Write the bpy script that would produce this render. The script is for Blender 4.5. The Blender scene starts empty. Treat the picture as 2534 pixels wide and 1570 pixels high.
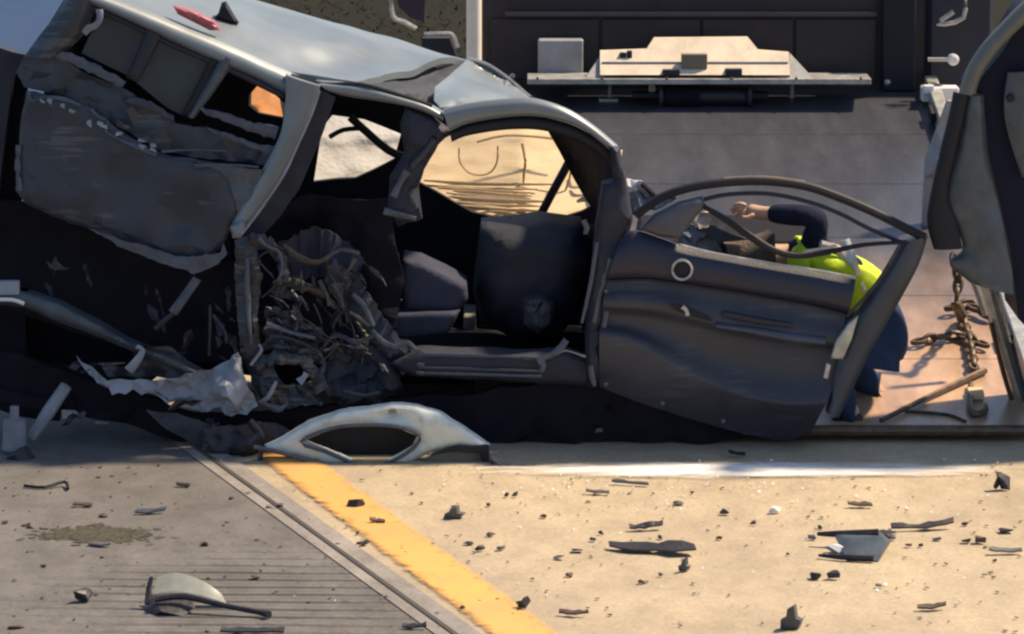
import bpy, bmesh, math, random
from mathutils import Vector, noise, Matrix
from mathutils.geometry import delaunay_2d_cdt
R = math.radians
rnd = random.Random(7)
SC = bpy.context.scene
COL = SC.collection

# ------------------------------------------------------------------ camera, sky, sun, exposure
F = 10080.0; PITCH = R(10); CAMY = -17.73; CAMZ = 3.71
cd = bpy.data.cameras.new('camera'); cam = bpy.data.objects.new('camera', cd); COL.objects.link(cam)
cam.location = (0, CAMY, CAMZ); cam.rotation_euler = (R(80), 0, 0)
cd.sensor_width = 36; cd.lens = 36 * F / 2534; cd.clip_end = 2000; cd.clip_start = .1
SC.camera = cam
W = bpy.data.worlds.new('World'); SC.world = W; W.use_nodes = True
nt = W.node_tree; bg = nt.nodes['Background']
sky = nt.nodes.new('ShaderNodeTexSky'); sky.sky_type = 'NISHITA'; sky.sun_disc = False
SUN_EL, SUN_AZ = R(54), R(67)
sky.sun_elevation = SUN_EL; sky.sun_rotation = SUN_AZ
nt.links.new(sky.outputs[0], bg.inputs[0]); bg.inputs[1].default_value = .095
sd = bpy.data.lights.new('sun', 'SUN'); sd.energy = 4.6; sd.angle = R(3.5); sd.color = (1, .80, .55)
sun = bpy.data.objects.new('sun', sd); COL.objects.link(sun)
sdir = Vector((math.sin(SUN_AZ) * math.cos(SUN_EL), math.cos(SUN_AZ) * math.cos(SUN_EL), math.sin(SUN_EL)))
sun.rotation_euler = sdir.to_track_quat('Z', 'Y').to_euler(); sun.location = (8, 6, 12)
SC.view_settings.view_transform = 'Standard'; SC.view_settings.look = 'None'
SC.view_settings.exposure = 0.85; SC.view_settings.gamma = 1
SC.cycles.pixel_filter_type = 'BLACKMAN_HARRIS'; SC.cycles.filter_width = 2.4
SC.cycles.max_bounces = 6

# ------------------------------------------------------------------ measuring helpers
def ray(px, py):
    dx = (px - 1267) / F; u = -(py - 785) / F
    return Vector((dx, u * math.sin(PITCH) + math.cos(PITCH), u * math.cos(PITCH) - math.sin(PITCH)))
def P(px, py, Y):
    d = ray(px, py); t = (Y - CAMY) / d.y
    return Vector((d.x * t, Y, CAMZ + d.z * t))
def G(px, py, z=0.0):
    d = ray(px, py); t = (z - CAMZ) / d.z
    return Vector((d.x * t, CAMY + d.y * t, z))
def PP(*pts, Y=0): return [P(p[0], p[1], p[2] if len(p) > 2 else Y) for p in pts]

# ------------------------------------------------------------------ materials
def mat(name, col, rough=.6, metal=0.0, var=.25, scale=6.0, bump=.0, bscale=40.0, col2=None, spec=.5, transl=0.0, coat=0.0, stretch=None, lo=.35, hi=.7, scratch=None):
    m = bpy.data.materials.new(name); m.use_nodes = True; t = m.node_tree
    b = t.nodes['Principled BSDF']; N = t.nodes.new; L = t.links.new
    tc = N('ShaderNodeTexCoord'); src = tc.outputs['Object']
    if stretch:
        mp = N('ShaderNodeMapping'); mp.inputs['Scale'].default_value = stretch; L(src, mp.inputs[0]); src = mp.outputs[0]
    n = N('ShaderNodeTexNoise'); n.inputs['Scale'].default_value = scale; n.inputs['Detail'].default_value = 6; n.inputs['Roughness'].default_value = .65
    L(src, n.inputs['Vector'])
    r = N('ShaderNodeValToRGB'); r.color_ramp.elements[0].position = lo; r.color_ramp.elements[1].position = hi
    c2 = col2 or tuple(c * (1 - var) for c in col)
    r.color_ramp.elements[0].color = (*c2, 1); r.color_ramp.elements[1].color = (*col, 1)
    L(n.outputs['Fac'], r.inputs[0]); L(r.outputs[0], b.inputs['Base Color'])
    b.inputs['Roughness'].default_value = rough; b.inputs['Metallic'].default_value = metal
    b.inputs['Specular IOR Level'].default_value = spec; b.inputs['Coat Weight'].default_value = coat
    mr = N('ShaderNodeMapRange'); mr.inputs[3].default_value = max(0, rough - .1); mr.inputs[4].default_value = min(1, rough + .15)
    L(n.outputs['Fac'], mr.inputs[0]); L(mr.outputs[0], b.inputs['Roughness'])
    if bump:
        n2 = N('ShaderNodeTexNoise'); n2.inputs['Scale'].default_value = bscale; n2.inputs['Detail'].default_value = 4; L(src, n2.inputs['Vector'])
        bp = N('ShaderNodeBump'); bp.inputs['Strength'].default_value = bump; bp.inputs['Distance'].default_value = .02
        L(n2.outputs['Fac'], bp.inputs['Height']); L(bp.outputs[0], b.inputs['Normal'])
    if scratch:
        mp2 = N('ShaderNodeMapping'); mp2.inputs['Rotation'].default_value = (0, scratch[0], 0); mp2.inputs['Scale'].default_value = (2, 4, 34); L(tc.outputs['Object'], mp2.inputs[0])
        n3 = N('ShaderNodeTexNoise'); n3.inputs['Scale'].default_value = 1.6; n3.inputs['Detail'].default_value = 3; L(mp2.outputs[0], n3.inputs[0])
        n4 = N('ShaderNodeTexNoise'); n4.inputs['Scale'].default_value = 4.5; n4.inputs['Detail'].default_value = 5; L(tc.outputs['Object'], n4.inputs[0])
        mm = N('ShaderNodeMath'); mm.operation = 'MULTIPLY'; L(n3.outputs['Fac'], mm.inputs[0]); L(n4.outputs['Fac'], mm.inputs[1])
        m5 = N('ShaderNodeMapRange'); m5.inputs[1].default_value = .31; m5.inputs[2].default_value = .36; m5.inputs[4].default_value = .32; L(mm.outputs[0], m5.inputs[0])
        x = N('ShaderNodeMix'); x.data_type = 'RGBA'; L(m5.outputs[0], x.inputs[0]); L(r.outputs[0], x.inputs[6]); x.inputs[7].default_value = (*scratch[1], 1)
        L(x.outputs[2], b.inputs['Base Color'])
    if transl:
        tr = N('ShaderNodeBsdfTranslucent'); L(r.outputs[0], tr.inputs[0])
        mx = N('ShaderNodeMixShader'); mx.inputs[0].default_value = transl
        L(b.outputs[0], mx.inputs[1]); L(tr.outputs[0], mx.inputs[2]); L(mx.outputs[0], t.nodes['Material Output'].inputs[0])
    return m
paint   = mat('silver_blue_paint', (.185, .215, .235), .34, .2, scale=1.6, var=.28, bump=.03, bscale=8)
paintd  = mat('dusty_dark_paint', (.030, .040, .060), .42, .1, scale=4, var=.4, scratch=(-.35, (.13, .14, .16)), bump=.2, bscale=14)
edgepnt = mat('scuffed_paint', (.085, .102, .135), .5, .2, scale=14, var=.4, bump=.35, bscale=25)
trim    = mat('dark_trim', (.013, .017, .034), .62, 0, scale=12, var=.4, bump=.15, bscale=80)
trimgr  = mat('grey_door_trim', (.034, .038, .056), .5, 0, scale=5, var=.35, bump=.15, bscale=120, scratch=(.3, (.075, .08, .10)))
black   = mat('black_rubber', (.008, .009, .016), .6, 0, scale=10, var=.3, spec=.35)
under   = mat('underbody_black', (.008, .008, .014), .8, 0, scale=8, var=.5, bump=.4, bscale=20, spec=.2)
glass   = mat('tinted_glass', (.042, .058, .070), .22, 0, scale=2.5, var=.4, spec=.25)
fabric  = mat('grey_seat_fabric', (.058, .062, .096), .9, 0, scale=6, var=.3, bump=.2, bscale=150, spec=.1)
scrap   = mat('torn_bare_metal', (.27, .30, .35), .6, .1, scale=6, var=.45, bump=.2, bscale=22)
scrapd  = mat('crushed_dark_metal', (.040, .048, .068), .38, .35, scale=7, var=.6, scratch=(.9, (.20, .20, .19)), bump=.4, bscale=20)
rusty   = mat('grimy_metal', (.10, .095, .085), .6, .4, scale=12, var=.7, bump=.4, bscale=30)
tanm    = mat('tan_headliner', (.64, .50, .32), .9, 0, scale=3, var=.2, bump=.15, bscale=60, spec=.1, stretch=(1, 1, 4))
tand    = mat('tan_seam', (.50, .36, .20), .9, 0, spec=.1)
whitem  = mat('white_airbag_fabric', (.75, .74, .72), .9, 0, scale=7, var=.15, bump=.3, bscale=40, spec=.1, transl=.35)
orange  = mat('orange_cloth', (.62, .27, .09), .8, 0, scale=9, var=.35)
redm    = mat('red_lens', (.42, .10, .12), .35, 0, scale=20, var=.4)
palegr  = mat('pale_green_grey_paint', (.56, .60, .56), .5, .0, scale=14, var=.35, bump=.15, bscale=30, lo=.3, hi=.5)
cream   = mat('cream_paint', (.66, .55, .42), .5, 0, scale=8, var=.25, bump=.1)
greyp   = mat('grey_painted_steel', (.33, .33, .33), .5, .1, scale=9, var=.3)
darkw   = mat('dark_bulkhead_paint', (.026, .018, .024), .45, .1, scale=5, var=.45, bump=.1)
def deck_material():
    m = mat('scuffed_deck_painted_sheen', (.66, .43, .28), .30, .0, scale=2.0, var=.4, bump=.08, bscale=20, stretch=(1.6, .5, 1))
    t = m.node_tree; N = t.nodes.new; L = t.links.new; b = t.nodes['Principled BSDF']
    src = b.inputs['Base Color'].links[0].from_socket
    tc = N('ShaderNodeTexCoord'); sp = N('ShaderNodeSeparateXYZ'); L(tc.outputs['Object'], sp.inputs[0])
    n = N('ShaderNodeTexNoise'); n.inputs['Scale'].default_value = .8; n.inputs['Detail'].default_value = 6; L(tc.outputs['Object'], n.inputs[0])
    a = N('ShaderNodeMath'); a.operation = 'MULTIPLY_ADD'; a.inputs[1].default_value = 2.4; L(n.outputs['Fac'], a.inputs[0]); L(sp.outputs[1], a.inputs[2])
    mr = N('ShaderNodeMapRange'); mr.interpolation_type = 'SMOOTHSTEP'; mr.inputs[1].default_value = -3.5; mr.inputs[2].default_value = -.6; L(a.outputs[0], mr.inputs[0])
    x = N('ShaderNodeMix'); x.data_type = 'RGBA'; L(mr.outputs[0], x.inputs[0]); L(src, x.inputs[6]); x.inputs[7].default_value = (.046, .048, .058, 1)  # deck sheen painted into the colour: warm at the tail, dark toward the head
    ms = N('ShaderNodeMapping'); ms.inputs['Scale'].default_value = (2.6, .8, 1); L(tc.outputs['Object'], ms.inputs[0])
    ns = N('ShaderNodeTexNoise'); ns.inputs['Scale'].default_value = 2.2; ns.inputs['Detail'].default_value = 7; ns.inputs['Roughness'].default_value = .7; L(ms.outputs[0], ns.inputs[0])
    rs = N('ShaderNodeMapRange'); rs.inputs[1].default_value = .42; rs.inputs[2].default_value = .72; rs.inputs[3].default_value = .82; rs.inputs[4].default_value = 1.3; L(ns.outputs['Fac'], rs.inputs[0])
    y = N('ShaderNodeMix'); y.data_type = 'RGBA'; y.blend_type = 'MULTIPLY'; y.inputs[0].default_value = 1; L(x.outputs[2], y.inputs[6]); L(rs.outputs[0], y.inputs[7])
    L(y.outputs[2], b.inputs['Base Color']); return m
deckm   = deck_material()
steel   = mat('galvanised_steel', (.50, .49, .46), .4, .5, scale=14, var=.4, bump=.2)
chainm  = mat('rusty_chain', (.16, .11, .075), .5, .6, scale=20, var=.5)
navyt   = mat('blue_work_trousers', (.030, .055, .125), .85, 0, scale=9, var=.4, bump=.3, bscale=30, spec=.15)
navy    = mat('navy_work_cloth', (.014, .018, .042), .85, 0, scale=9, var=.4, bump=.3, bscale=30, spec=.15)
hivis   = mat('hi_vis_fabric', (.52, .70, .015), .75, 0, scale=8, var=.25, bump=.25, bscale=30)
reflect = mat('reflective_tape', (.62, .62, .60), .35, .3, var=.1)
skin    = mat('skin', (.50, .30, .20), .6, 0, scale=9, var=.15)
hairm   = mat('brown_hair', (.10, .065, .045), .7, 0, scale=40, var=.5, bump=.4, bscale=120)
boot    = mat('black_boot', (.02, .018, .018), .6)
pblack  = mat('black_plastic', (.022, .018, .026), .5, 0, scale=14, var=.5, bump=.2)
pbrown  = mat('brown_plastic', (.075, .045, .035), .6, 0, scale=14, var=.4)
pslate  = mat('slate_plastic', (.075, .095, .115), .4, .1, scale=9, var=.5)
pgrey   = mat('grey_plastic', (.12, .12, .125), .5, 0, scale=9, var=.4)
pwhite  = mat('white_plastic', (.72, .70, .70), .4, 0, var=.1)
pglass  = mat('clouded_lens', (.46, .47, .42), .25, 0, scale=9, var=.3, transl=.3)
bluev   = mat('pale_blue_van_paint', (.24, .38, .62), .35, .1, scale=2, var=.12, coat=.3)
tyre    = mat('tyre_rubber', (.014, .014, .015), .8, 0, scale=30, var=.3, spec=.2)
oliv    = mat('olive_canvas', (.10, .10, .05), .9, 0, var=.4)
dirt    = mat('oily_dirt', (.065, .058, .036), .9, 0, scale=18, var=.5, bump=.4)
grassm  = mat('dry_olive_grass', (.014, .0125, .005), .9, 0, scale=1.2, var=.4, spec=.1)

def concrete(name, col, col2, groove=0.0, stain=.5, rough=.75):
    m = bpy.data.materials.new(name); m.use_nodes = True; t = m.node_tree; N = t.nodes.new; L = t.links.new
    b = t.nodes['Principled BSDF']; tc = N('ShaderNodeTexCoord')
    def nz(s, d=8, r=.65, st=None):
        v = tc.outputs['Object']
        if st:
            mp = N('ShaderNodeMapping'); mp.inputs['Scale'].default_value = st; L(v, mp.inputs[0]); v = mp.outputs[0]
        n = N('ShaderNodeTexNoise'); n.inputs['Scale'].default_value = s; n.inputs['Detail'].default_value = d; n.inputs['Roughness'].default_value = r
        L(v, n.inputs[0]); return n.outputs['Fac']
    big = nz(.9, 5, .6, (1, .5, 1)); fine = nz(55, 6, .7); mid = nz(5, 6, .7, (1, .6, 1))
    r1 = N('ShaderNodeValToRGB'); r1.color_ramp.elements[0].position = .32; r1.color_ramp.elements[1].position = .66
    r1.color_ramp.elements[0].color = (*col2, 1); r1.color_ramp.elements[1].color = (*col, 1); L(big, r1.inputs[0])
    r2 = N('ShaderNodeValToRGB'); r2.color_ramp.elements[0].position = .33; r2.color_ramp.elements[1].position = .6
    r2.color_ramp.elements[0].color = (1 - stain, 1 - stain, 1 - stain, 1); r2.color_ramp.elements[1].color = (1, 1, 1, 1); L(mid, r2.inputs[0])
    r3 = N('ShaderNodeValToRGB'); r3.color_ramp.elements[0].position = .3; r3.color_ramp.elements[1].position = .6
    r3.color_ramp.elements[0].color = (.72, .72, .72, 1); r3.color_ramp.elements[1].color = (1, 1, 1, 1); L(fine, r3.inputs[0])
    def mul(a, c):
        x = N('ShaderNodeMix'); x.data_type = 'RGBA'; x.blend_type = 'MULTIPLY'; x.inputs[0].default_value = 1
        L(a, x.inputs[6]); L(c, x.inputs[7]); return x.outputs[2]
    L(mul(mul(r1.outputs[0], r2.outputs[0]), r3.outputs[0]), b.inputs['Base Color'])
    b.inputs['Roughness'].default_value = rough; b.inputs['Specular IOR Level'].default_value = .4
    bp = N('ShaderNodeBump'); bp.inputs['Strength'].default_value = .35; bp.inputs['Distance'].default_value = .006
    L(fine, bp.inputs['Height']); nrm = bp.outputs[0]
    if groove:
        w = N('ShaderNodeTexWave'); w.wave_type = 'BANDS'; w.bands_direction = 'Y'; w.inputs['Scale'].default_value = 2.7
        w.inputs['Distortion'].default_value = .6; w.inputs['Detail'].default_value = 1
        mp = N('ShaderNodeMapping'); mp.inputs['Rotation'].default_value = (0, 0, R(1.5)); L(tc.outputs['Object'], mp.inputs[0]); L(mp.outputs[0], w.inputs[0])
        vd = N('ShaderNodeVectorMath'); vd.operation = 'DISTANCE'; vd.inputs[1].default_value = (-.95, -2.75, 0); L(tc.outputs['Object'], vd.inputs[0])
        mk = N('ShaderNodeMath'); mk.operation = 'MULTIPLY_ADD'; mk.inputs[1].default_value = -.9; L(nz(2.2, 4), mk.inputs[0]); L(vd.outputs['Value'], mk.inputs[2])
        mr = N('ShaderNodeMapRange'); mr.inputs[1].default_value = .5; mr.inputs[2].default_value = -.1; L(mk.outputs[0], mr.inputs[0])
        mm = N('ShaderNodeMath'); mm.operation = 'MULTIPLY'; L(w.outputs['Fac'], mm.inputs[0]); L(mr.outputs[0], mm.inputs[1])
        b2 = N('ShaderNodeBump'); b2.inputs['Strength'].default_value = groove; b2.inputs['Distance'].default_value = .045
        L(mm.outputs[0], b2.inputs['Height']); L(nrm, b2.inputs['Normal']); nrm = b2.outputs[0]
    L(nrm, b.inputs['Normal'])
    return m
conc   = concrete('sunlit_concrete', (.46, .375, .255), (.34, .275, .20), stain=.22)
lane   = concrete('worn_grooved_concrete', (.160, .152, .150), (.120, .112, .106), groove=1.0, stain=.35)
edgec  = concrete('pale_joint_concrete', (.30, .275, .25), (.22, .20, .19), stain=.35)
yellow = concrete('yellow_road_paint', (.72, .40, .085), (.60, .35, .10), stain=.25)
glarew = concrete('pale_glare_rim', (.68, .60, .48), (.52, .42, .29), stain=.2)  # unused; rim tone for the painted glare
glarep = concrete('white_glare_core', (.85, .84, .84), (.62, .54, .42), stain=.25)  # unused; core tone for the painted glare

# ------------------------------------------------------------------ mesh collector
class M:
    def __init__(s, seed=None):
        s.v = []; s.f = []; s.r = random.Random(seed if seed is not None else rnd.random())
    def add(s, vs, fs):
        o = len(s.v); s.v += [Vector(v) for v in vs]; s.f += [tuple(i + o for i in f) for f in fs]; return s
    def box(s, c, size, rot=None):
        c = Vector(c); hx, hy, hz = size[0] / 2, size[1] / 2, size[2] / 2
        b = min(hx, hy, hz) * .18
        vs = []
        # chamfered box: hull of 24 corners
        for x in (-1, 1):
            for y in (-1, 1):
                for z in (-1, 1):
                    vs += [Vector((x * hx, y * (hy - b), z * (hz - b))), Vector((x * (hx - b), y * hy, z * (hz - b))), Vector((x * (hx - b), y * (hy - b), z * hz))]
        return s.hull([c + (rot @ v if rot else v) for v in vs])
    def hull(s, pts):
        bm = bmesh.new()
        for p in pts: bm.verts.new(p)
        res = bmesh.ops.convex_hull(bm, input=bm.verts)
        junk = [g for g in bm.verts if not g.link_faces]
        for g in junk: bm.verts.remove(g)
        bm.verts.index_update()
        s.add([v.co.copy() for v in bm.verts], [[v.index for v in f.verts] for f in bm.faces]); bm.free(); return s
    def tube(s, pts, rad, n=8, smooth=3, flat=1.0, close=False):
        pts = [Vector(p) for p in pts]
        rads = rad if isinstance(rad, (list, tuple)) else [rad] * len(pts)
        if smooth > 1 and len(pts) > 2:
            q, rr = [], []
            m = len(pts)
            for i in range(m if close else m - 1):
                if close: p0, p1, p2, p3 = pts[i - 1], pts[i], pts[(i + 1) % m], pts[(i + 2) % m]; ra, rb = rads[i], rads[(i + 1) % m]
                else: p0, p1, p2, p3 = pts[max(i - 1, 0)], pts[i], pts[i + 1], pts[min(i + 2, m - 1)]; ra, rb = rads[i], rads[i + 1]
                for k in range(smooth):
                    t = k / smooth
                    q.append(.5 * ((2 * p1) + (p2 - p0) * t + (2 * p0 - 5 * p1 + 4 * p2 - p3) * t * t + (3 * p1 - p0 - 3 * p2 + p3) * t ** 3)); rr.append(ra + (rb - ra) * t)
            if not close: q.append(pts[-1]); rr.append(rads[-1])
            pts, rads = q, rr
        o = len(s.v); m = len(pts)
        up = Vector((0, 0, 1))
        for i, p in enumerate(pts):
            if close: d = (pts[(i + 1) % m] - pts[i - 1])
            else: d = (pts[min(i + 1, m - 1)] - pts[max(i - 1, 0)])
            d.normalize(); a = d.cross(up)
            if a.length < .05: a = d.cross(Vector((0, 1, 0)))
            a.normalize(); b = a.cross(d)
            for k in range(n):
                t = 2 * math.pi * k / n
                s.v.append(p + (a * math.cos(t) * flat + b * math.sin(t)) * rads[i])
        for i in range(m if close else m - 1):
            for k in range(n):
                j = (i + 1) % m
                s.f.append((o + i * n + k, o + i * n + (k + 1) % n, o + j * n + (k + 1) % n, o + j * n + k))
        if not close:
            s.f.append(tuple(o + k for k in range(n))[::-1]); s.f.append(tuple(o + (m - 1) * n + k for k in range(n)))
        return s
    def lathe(s, c, axis, prof, n=20):
        c = Vector(c); axis = Vector(axis).normalized(); a = axis.orthogonal().normalized(); b = axis.cross(a)
        o = len(s.v); m = len(prof)
        for (h, r) in prof:
            for k in range(n):
                t = 2 * math.pi * k / n; s.v.append(c + axis * h + (a * math.cos(t) + b * math.sin(t)) * r)
        for i in range(m - 1):
            for k in range(n): s.f.append((o + i * n + k, o + i * n + (k + 1) % n, o + (i + 1) * n + (k + 1) % n, o + (i + 1) * n + k))
        s.f.append(tuple(o + k for k in range(n))[::-1]); s.f.append(tuple(o + (m - 1) * n + k for k in range(n)))
        return s
    def ribbon(s, pts, w, thick=.006, jag=.25, twist=.5, sub=4):
        # a torn flat strip following a path
        pts = [Vector(p) for p in pts]; ws = w if isinstance(w, (list, tuple)) else [w] * len(pts); n = len(pts); A, B = [], []
        for i, p in enumerate(pts):
            d = (pts[min(i + 1, n - 1)] - pts[max(i - 1, 0)]).normalized(); a = d.cross(Vector((0, 1, 0)))
            if a.length < .1: a = Vector((0, 0, 1))
            a.normalize(); a = a + Vector((0, s.r.uniform(-twist, twist), 0)); k = ws[i] * (1 + s.r.uniform(-jag, jag))
            A.append(p + a * k); B.append(p - a * k)
        return s.loft([A, [(a + b) / 2 + Vector((0, -w_ * .35, 0)) for a, b, w_ in zip(A, B, ws)], B], sub=sub if n > 2 else 2, thick=thick, axis=(0, -1, 0), amp=.002, freq=30)
    def loft(s, rows, sub=4, amp=0.0, freq=3.0, thick=.02, axis=(0, 0, 1), jit=0.0):
        # rows of 3D points -> finely divided sheet with real thickness
        nr, nc = len(rows), len(rows[0]); axis = Vector(axis).normalized()
        def cr(p, t):
            i = min(int(t), len(p) - 2); u = t - i
            p0, p1, p2, p3 = p[max(i - 1, 0)], p[i], p[i + 1], p[min(i + 2, len(p) - 1)]
            return .5 * ((2 * p1) + (p2 - p0) * u + (2 * p0 - 5 * p1 + 4 * p2 - p3) * u * u + (3 * p1 - p0 - 3 * p2 + p3) * u ** 3)
        R_, C_ = (nr - 1) * sub + 1, (nc - 1) * sub + 1
        mids = [[cr(r, j / sub) for j in range(C_)] for r in rows]
        grid = []
        for i in range(R_):
            grid.append([cr([mids[k][j] for k in range(nr)], i / sub) for j in range(C_)])
        top = []
        for row in grid:
            for p in row:
                d = amp * (noise.noise(p * freq) + .5 * noise.noise(p * freq * 2.3)) + (s.r.uniform(-jit, jit) if jit else 0)
                top.append(p + axis * d)
        vs = top + [p - axis * thick for p in top]; n = R_ * C_; fs = []
        for i in range(R_ - 1):
            for j in range(C_ - 1):
                a = i * C_ + j; q = (a, a + 1, a + C_ + 1, a + C_); fs.append(q); fs.append(tuple(x + n for x in q[::-1]))
        ring = [j for j in range(C_)] + [i * C_ + C_ - 1 for i in range(1, R_)] + [(R_ - 1) * C_ + j for j in range(C_ - 2, -1, -1)] + [i * C_ for i in range(R_ - 2, 0, -1)]
        for k in range(len(ring)):
            a, b = ring[k], ring[(k + 1) % len(ring)]; fs.append((b, a, a + n, b + n))
        return s.add(vs, fs)
    def slab(s, outline, Y=0.0, holes=(), ctrl=(), step=26, amp=0.0, freq=5.0, jit=0.0, thick=.03, bulge=0.0, bw=40, rag=0.0, curve=False, seed=None, st=(1, 1, 1)):
        # a cut sheet: outline (px, py[, depth]) measured in the photograph, own depth per point, thickness and dents
        r = s.r
        def t3(p): return (float(p[0]), float(p[1]), float(p[2]) if len(p) > 2 else (Y(p[0], p[1]) if callable(Y) else Y))
        def dens(pl):
            pl = [t3(p) for p in pl]
            if curve:
                q = []; m = len(pl)
                for i in range(m):
                    p0, p1, p2, p3 = (Vector(pl[(i + k) % m]) for k in (-1, 0, 1, 2))
                    for k in range(4):
                        t = k / 4; q.append(tuple(.5 * ((2 * p1) + (p2 - p0) * t + (2 * p0 - 5 * p1 + 4 * p2 - p3) * t * t + (3 * p1 - p0 - 3 * p2 + p3) * t ** 3)))
                pl = q
            out = []
            for i in range(len(pl)):
                a, b = pl[i], pl[(i + 1) % len(pl)]; L = math.hypot(a[0] - b[0], a[1] - b[1]); k = max(1, round(L / step))
                for j in range(k):
                    t = j / k; e = rag if j else rag * .4
                    out.append((a[0] + (b[0] - a[0]) * t + r.uniform(-e, e), a[1] + (b[1] - a[1]) * t + r.uniform(-e, e), a[2] + (b[2] - a[2]) * t))
            return out
        loops = [dens(outline)] + [dens(h) for h in holes]
        bnd = [p for l in loops for p in l]
        def inside(x, y, l):
            c = False; j = len(l) - 1
            for i in range(len(l)):
                if (l[i][1] > y) != (l[j][1] > y) and x < (l[j][0] - l[i][0]) * (y - l[i][1]) / (l[j][1] - l[i][1]) + l[i][0]: c = not c
                j = i
            return c
        def segd(x, y):
            best = 1e9
            for l in loops:
                for i in range(len(l)):
                    ax, ay, _ = l[i]; bx, by, _ = l[(i + 1) % len(l)]; dx, dy = bx - ax, by - ay; L2 = dx * dx + dy * dy or 1e-9
                    t = max(0, min(1, ((x - ax) * dx + (y - ay) * dy) / L2)); best = min(best, (x - ax - t * dx) ** 2 + (y - ay - t * dy) ** 2)
            return math.sqrt(best)
        xs = [p[0] for p in loops[0]]; ys = [p[1] for p in loops[0]]
        pts2 = [Vector((p[0], p[1])) for p in bnd]; ynear = [p[2] for p in bnd]; isb = [True] * len(bnd)
        cs = [t3(c) for c in ctrl]; ref = bnd[::max(1, len(bnd) // 60)] + cs * 3
        flat = all(abs(p[2] - bnd[0][2]) < 1e-6 for p in bnd) and not cs
        if bulge:
            for l in loops:
                for i in range(len(l)):
                    a, b = l[i - 1], l[(i + 1) % len(l)]; tx, ty = b[0] - a[0], b[1] - a[1]; L = math.hypot(tx, ty) or 1
                    for fr_ in (.18, .5):
                        for sg in (1, -1):
                            X, Z = l[i][0] - ty / L * sg * bw * fr_, l[i][1] + tx / L * sg * bw * fr_
                            if inside(X, Z, loops[0]) and not any(inside(X, Z, h) for h in loops[1:]) and segd(X, Z) > bw * fr_ * .88:
                                pts2.append(Vector((X, Z))); ynear.append(l[i][2] - bulge * math.sqrt(1 - (1 - fr_) ** 2)); isb.append(False)
        gj = .25 if jit else .06
        y = min(ys) + step * .5; row = 0
        while y < max(ys):
            x = min(xs) + step * (.5 if row % 2 else .1)
            while x < max(xs):
                X = x + r.uniform(-gj, gj) * step; Z = y + r.uniform(-gj, gj) * step
                if inside(X, Z, loops[0]) and not any(inside(X, Z, h) for h in loops[1:]):
                    d = segd(X, Z)
                    if d > (bw * .72 if bulge and bw * .72 > step * .4 else step * .4):
                        if callable(Y): yy = Y(X, Z)
                        elif flat: yy = bnd[0][2]
                        else:
                            sw = sy = 0
                            for q in ref:
                                w = 1 / (((q[0] - X) ** 2 + (q[1] - Z) ** 2) ** 1.5 + 1); sw += w; sy += w * q[2]
                            yy = sy / sw
                        if bulge:
                            u = min(d / bw, 1); yy -= bulge * math.sqrt(max(0, 1 - (1 - u) ** 2))
                        pts2.append(Vector((X, Z))); ynear.append(yy); isb.append(False)
                x += step
            y += step * .87; row += 1
        edges = []; o = 0
        for l in loops:
            edges += [(o + i, o + (i + 1) % len(l)) for i in range(len(l))]; o += len(l)
        ov, oe, of, orv, _, _ = delaunay_2d_cdt(pts2, edges, [], 0, 1e-4)
        keep = []
        for f in of:
            c = sum((ov[i] for i in f), Vector((0, 0))) / 3
            if inside(c.x, c.y, loops[0]) and not any(inside(c.x, c.y, h) for h in loops[1:]): keep.append(f)
        front = []
        for i, v in enumerate(ov):
            k = orv[i][0] if orv[i] else None
            yy = ynear[k] if k is not None else Y
            p = P(v.x, v.y, yy)
            pq = Vector((p.x * st[0], p.y * st[1], p.z * st[2])) * freq
            dd = amp * (noise.noise(pq) + .6 * noise.noise(pq * 2.7 + Vector((3, 1, 7)))) + (r.uniform(-jit, jit) if jit else 0)
            p.y += dd; p.z += dd * .35
            front.append(p)
        n = len(front); back = [p + Vector((0, thick, 0)) for p in front]
        fs = [tuple(f[::-1]) for f in keep] + [tuple(i + n for i in f) for f in keep]
        cnt = {}
        for f in keep:
            for a, b in ((f[0], f[1]), (f[1], f[2]), (f[2], f[0])):
                cnt[(a, b)] = 1
        for (a, b) in list(cnt):
            if (b, a) not in cnt: fs.append((a, b, b + n, a + n))
        return s.add(front + back, fs)
    def build(s, name, m, parent=None, sharp=28, base=None):
        me = bpy.data.meshes.new(name)
        if parent is not None: o0 = WORLD[parent.name]
        elif base is not None: o0 = Vector(base)
        else:
            xs = [v.x for v in s.v]; ys = [v.y for v in s.v]; o0 = Vector(((min(xs) + max(xs)) / 2, (min(ys) + max(ys)) / 2, min(v.z for v in s.v)))
        me.from_pydata([v - o0 for v in s.v], [], s.f)
        bm = bmesh.new(); bm.from_mesh(me); bmesh.ops.recalc_face_normals(bm, faces=bm.faces)
        for f in bm.faces: f.smooth = True
        bm.to_mesh(me); bm.free()
        me.set_sharp_from_angle(angle=R(sharp))
        me.materials.append(m)
        ob = bpy.data.objects.new(name, me); COL.objects.link(ob)
        if parent is not None: ob.parent = parent; WORLD[ob.name] = o0
        else: ob.location = o0; WORLD[ob.name] = o0
        return ob
WORLD = {}
def tag(o, label=None, cat=None, group=None, kind=None):
    if label: o['label'] = label
    if cat: o['category'] = cat
    if group: o['group'] = group
    if kind: o['kind'] = kind
    return o
def thing(name, loc, label, cat, group=None):
    o = bpy.data.objects.new(name, None); o.empty_display_size = .2; COL.objects.link(o); o.location = loc; WORLD[o.name] = Vector(loc)
    return tag(o, label, cat, group)
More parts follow.
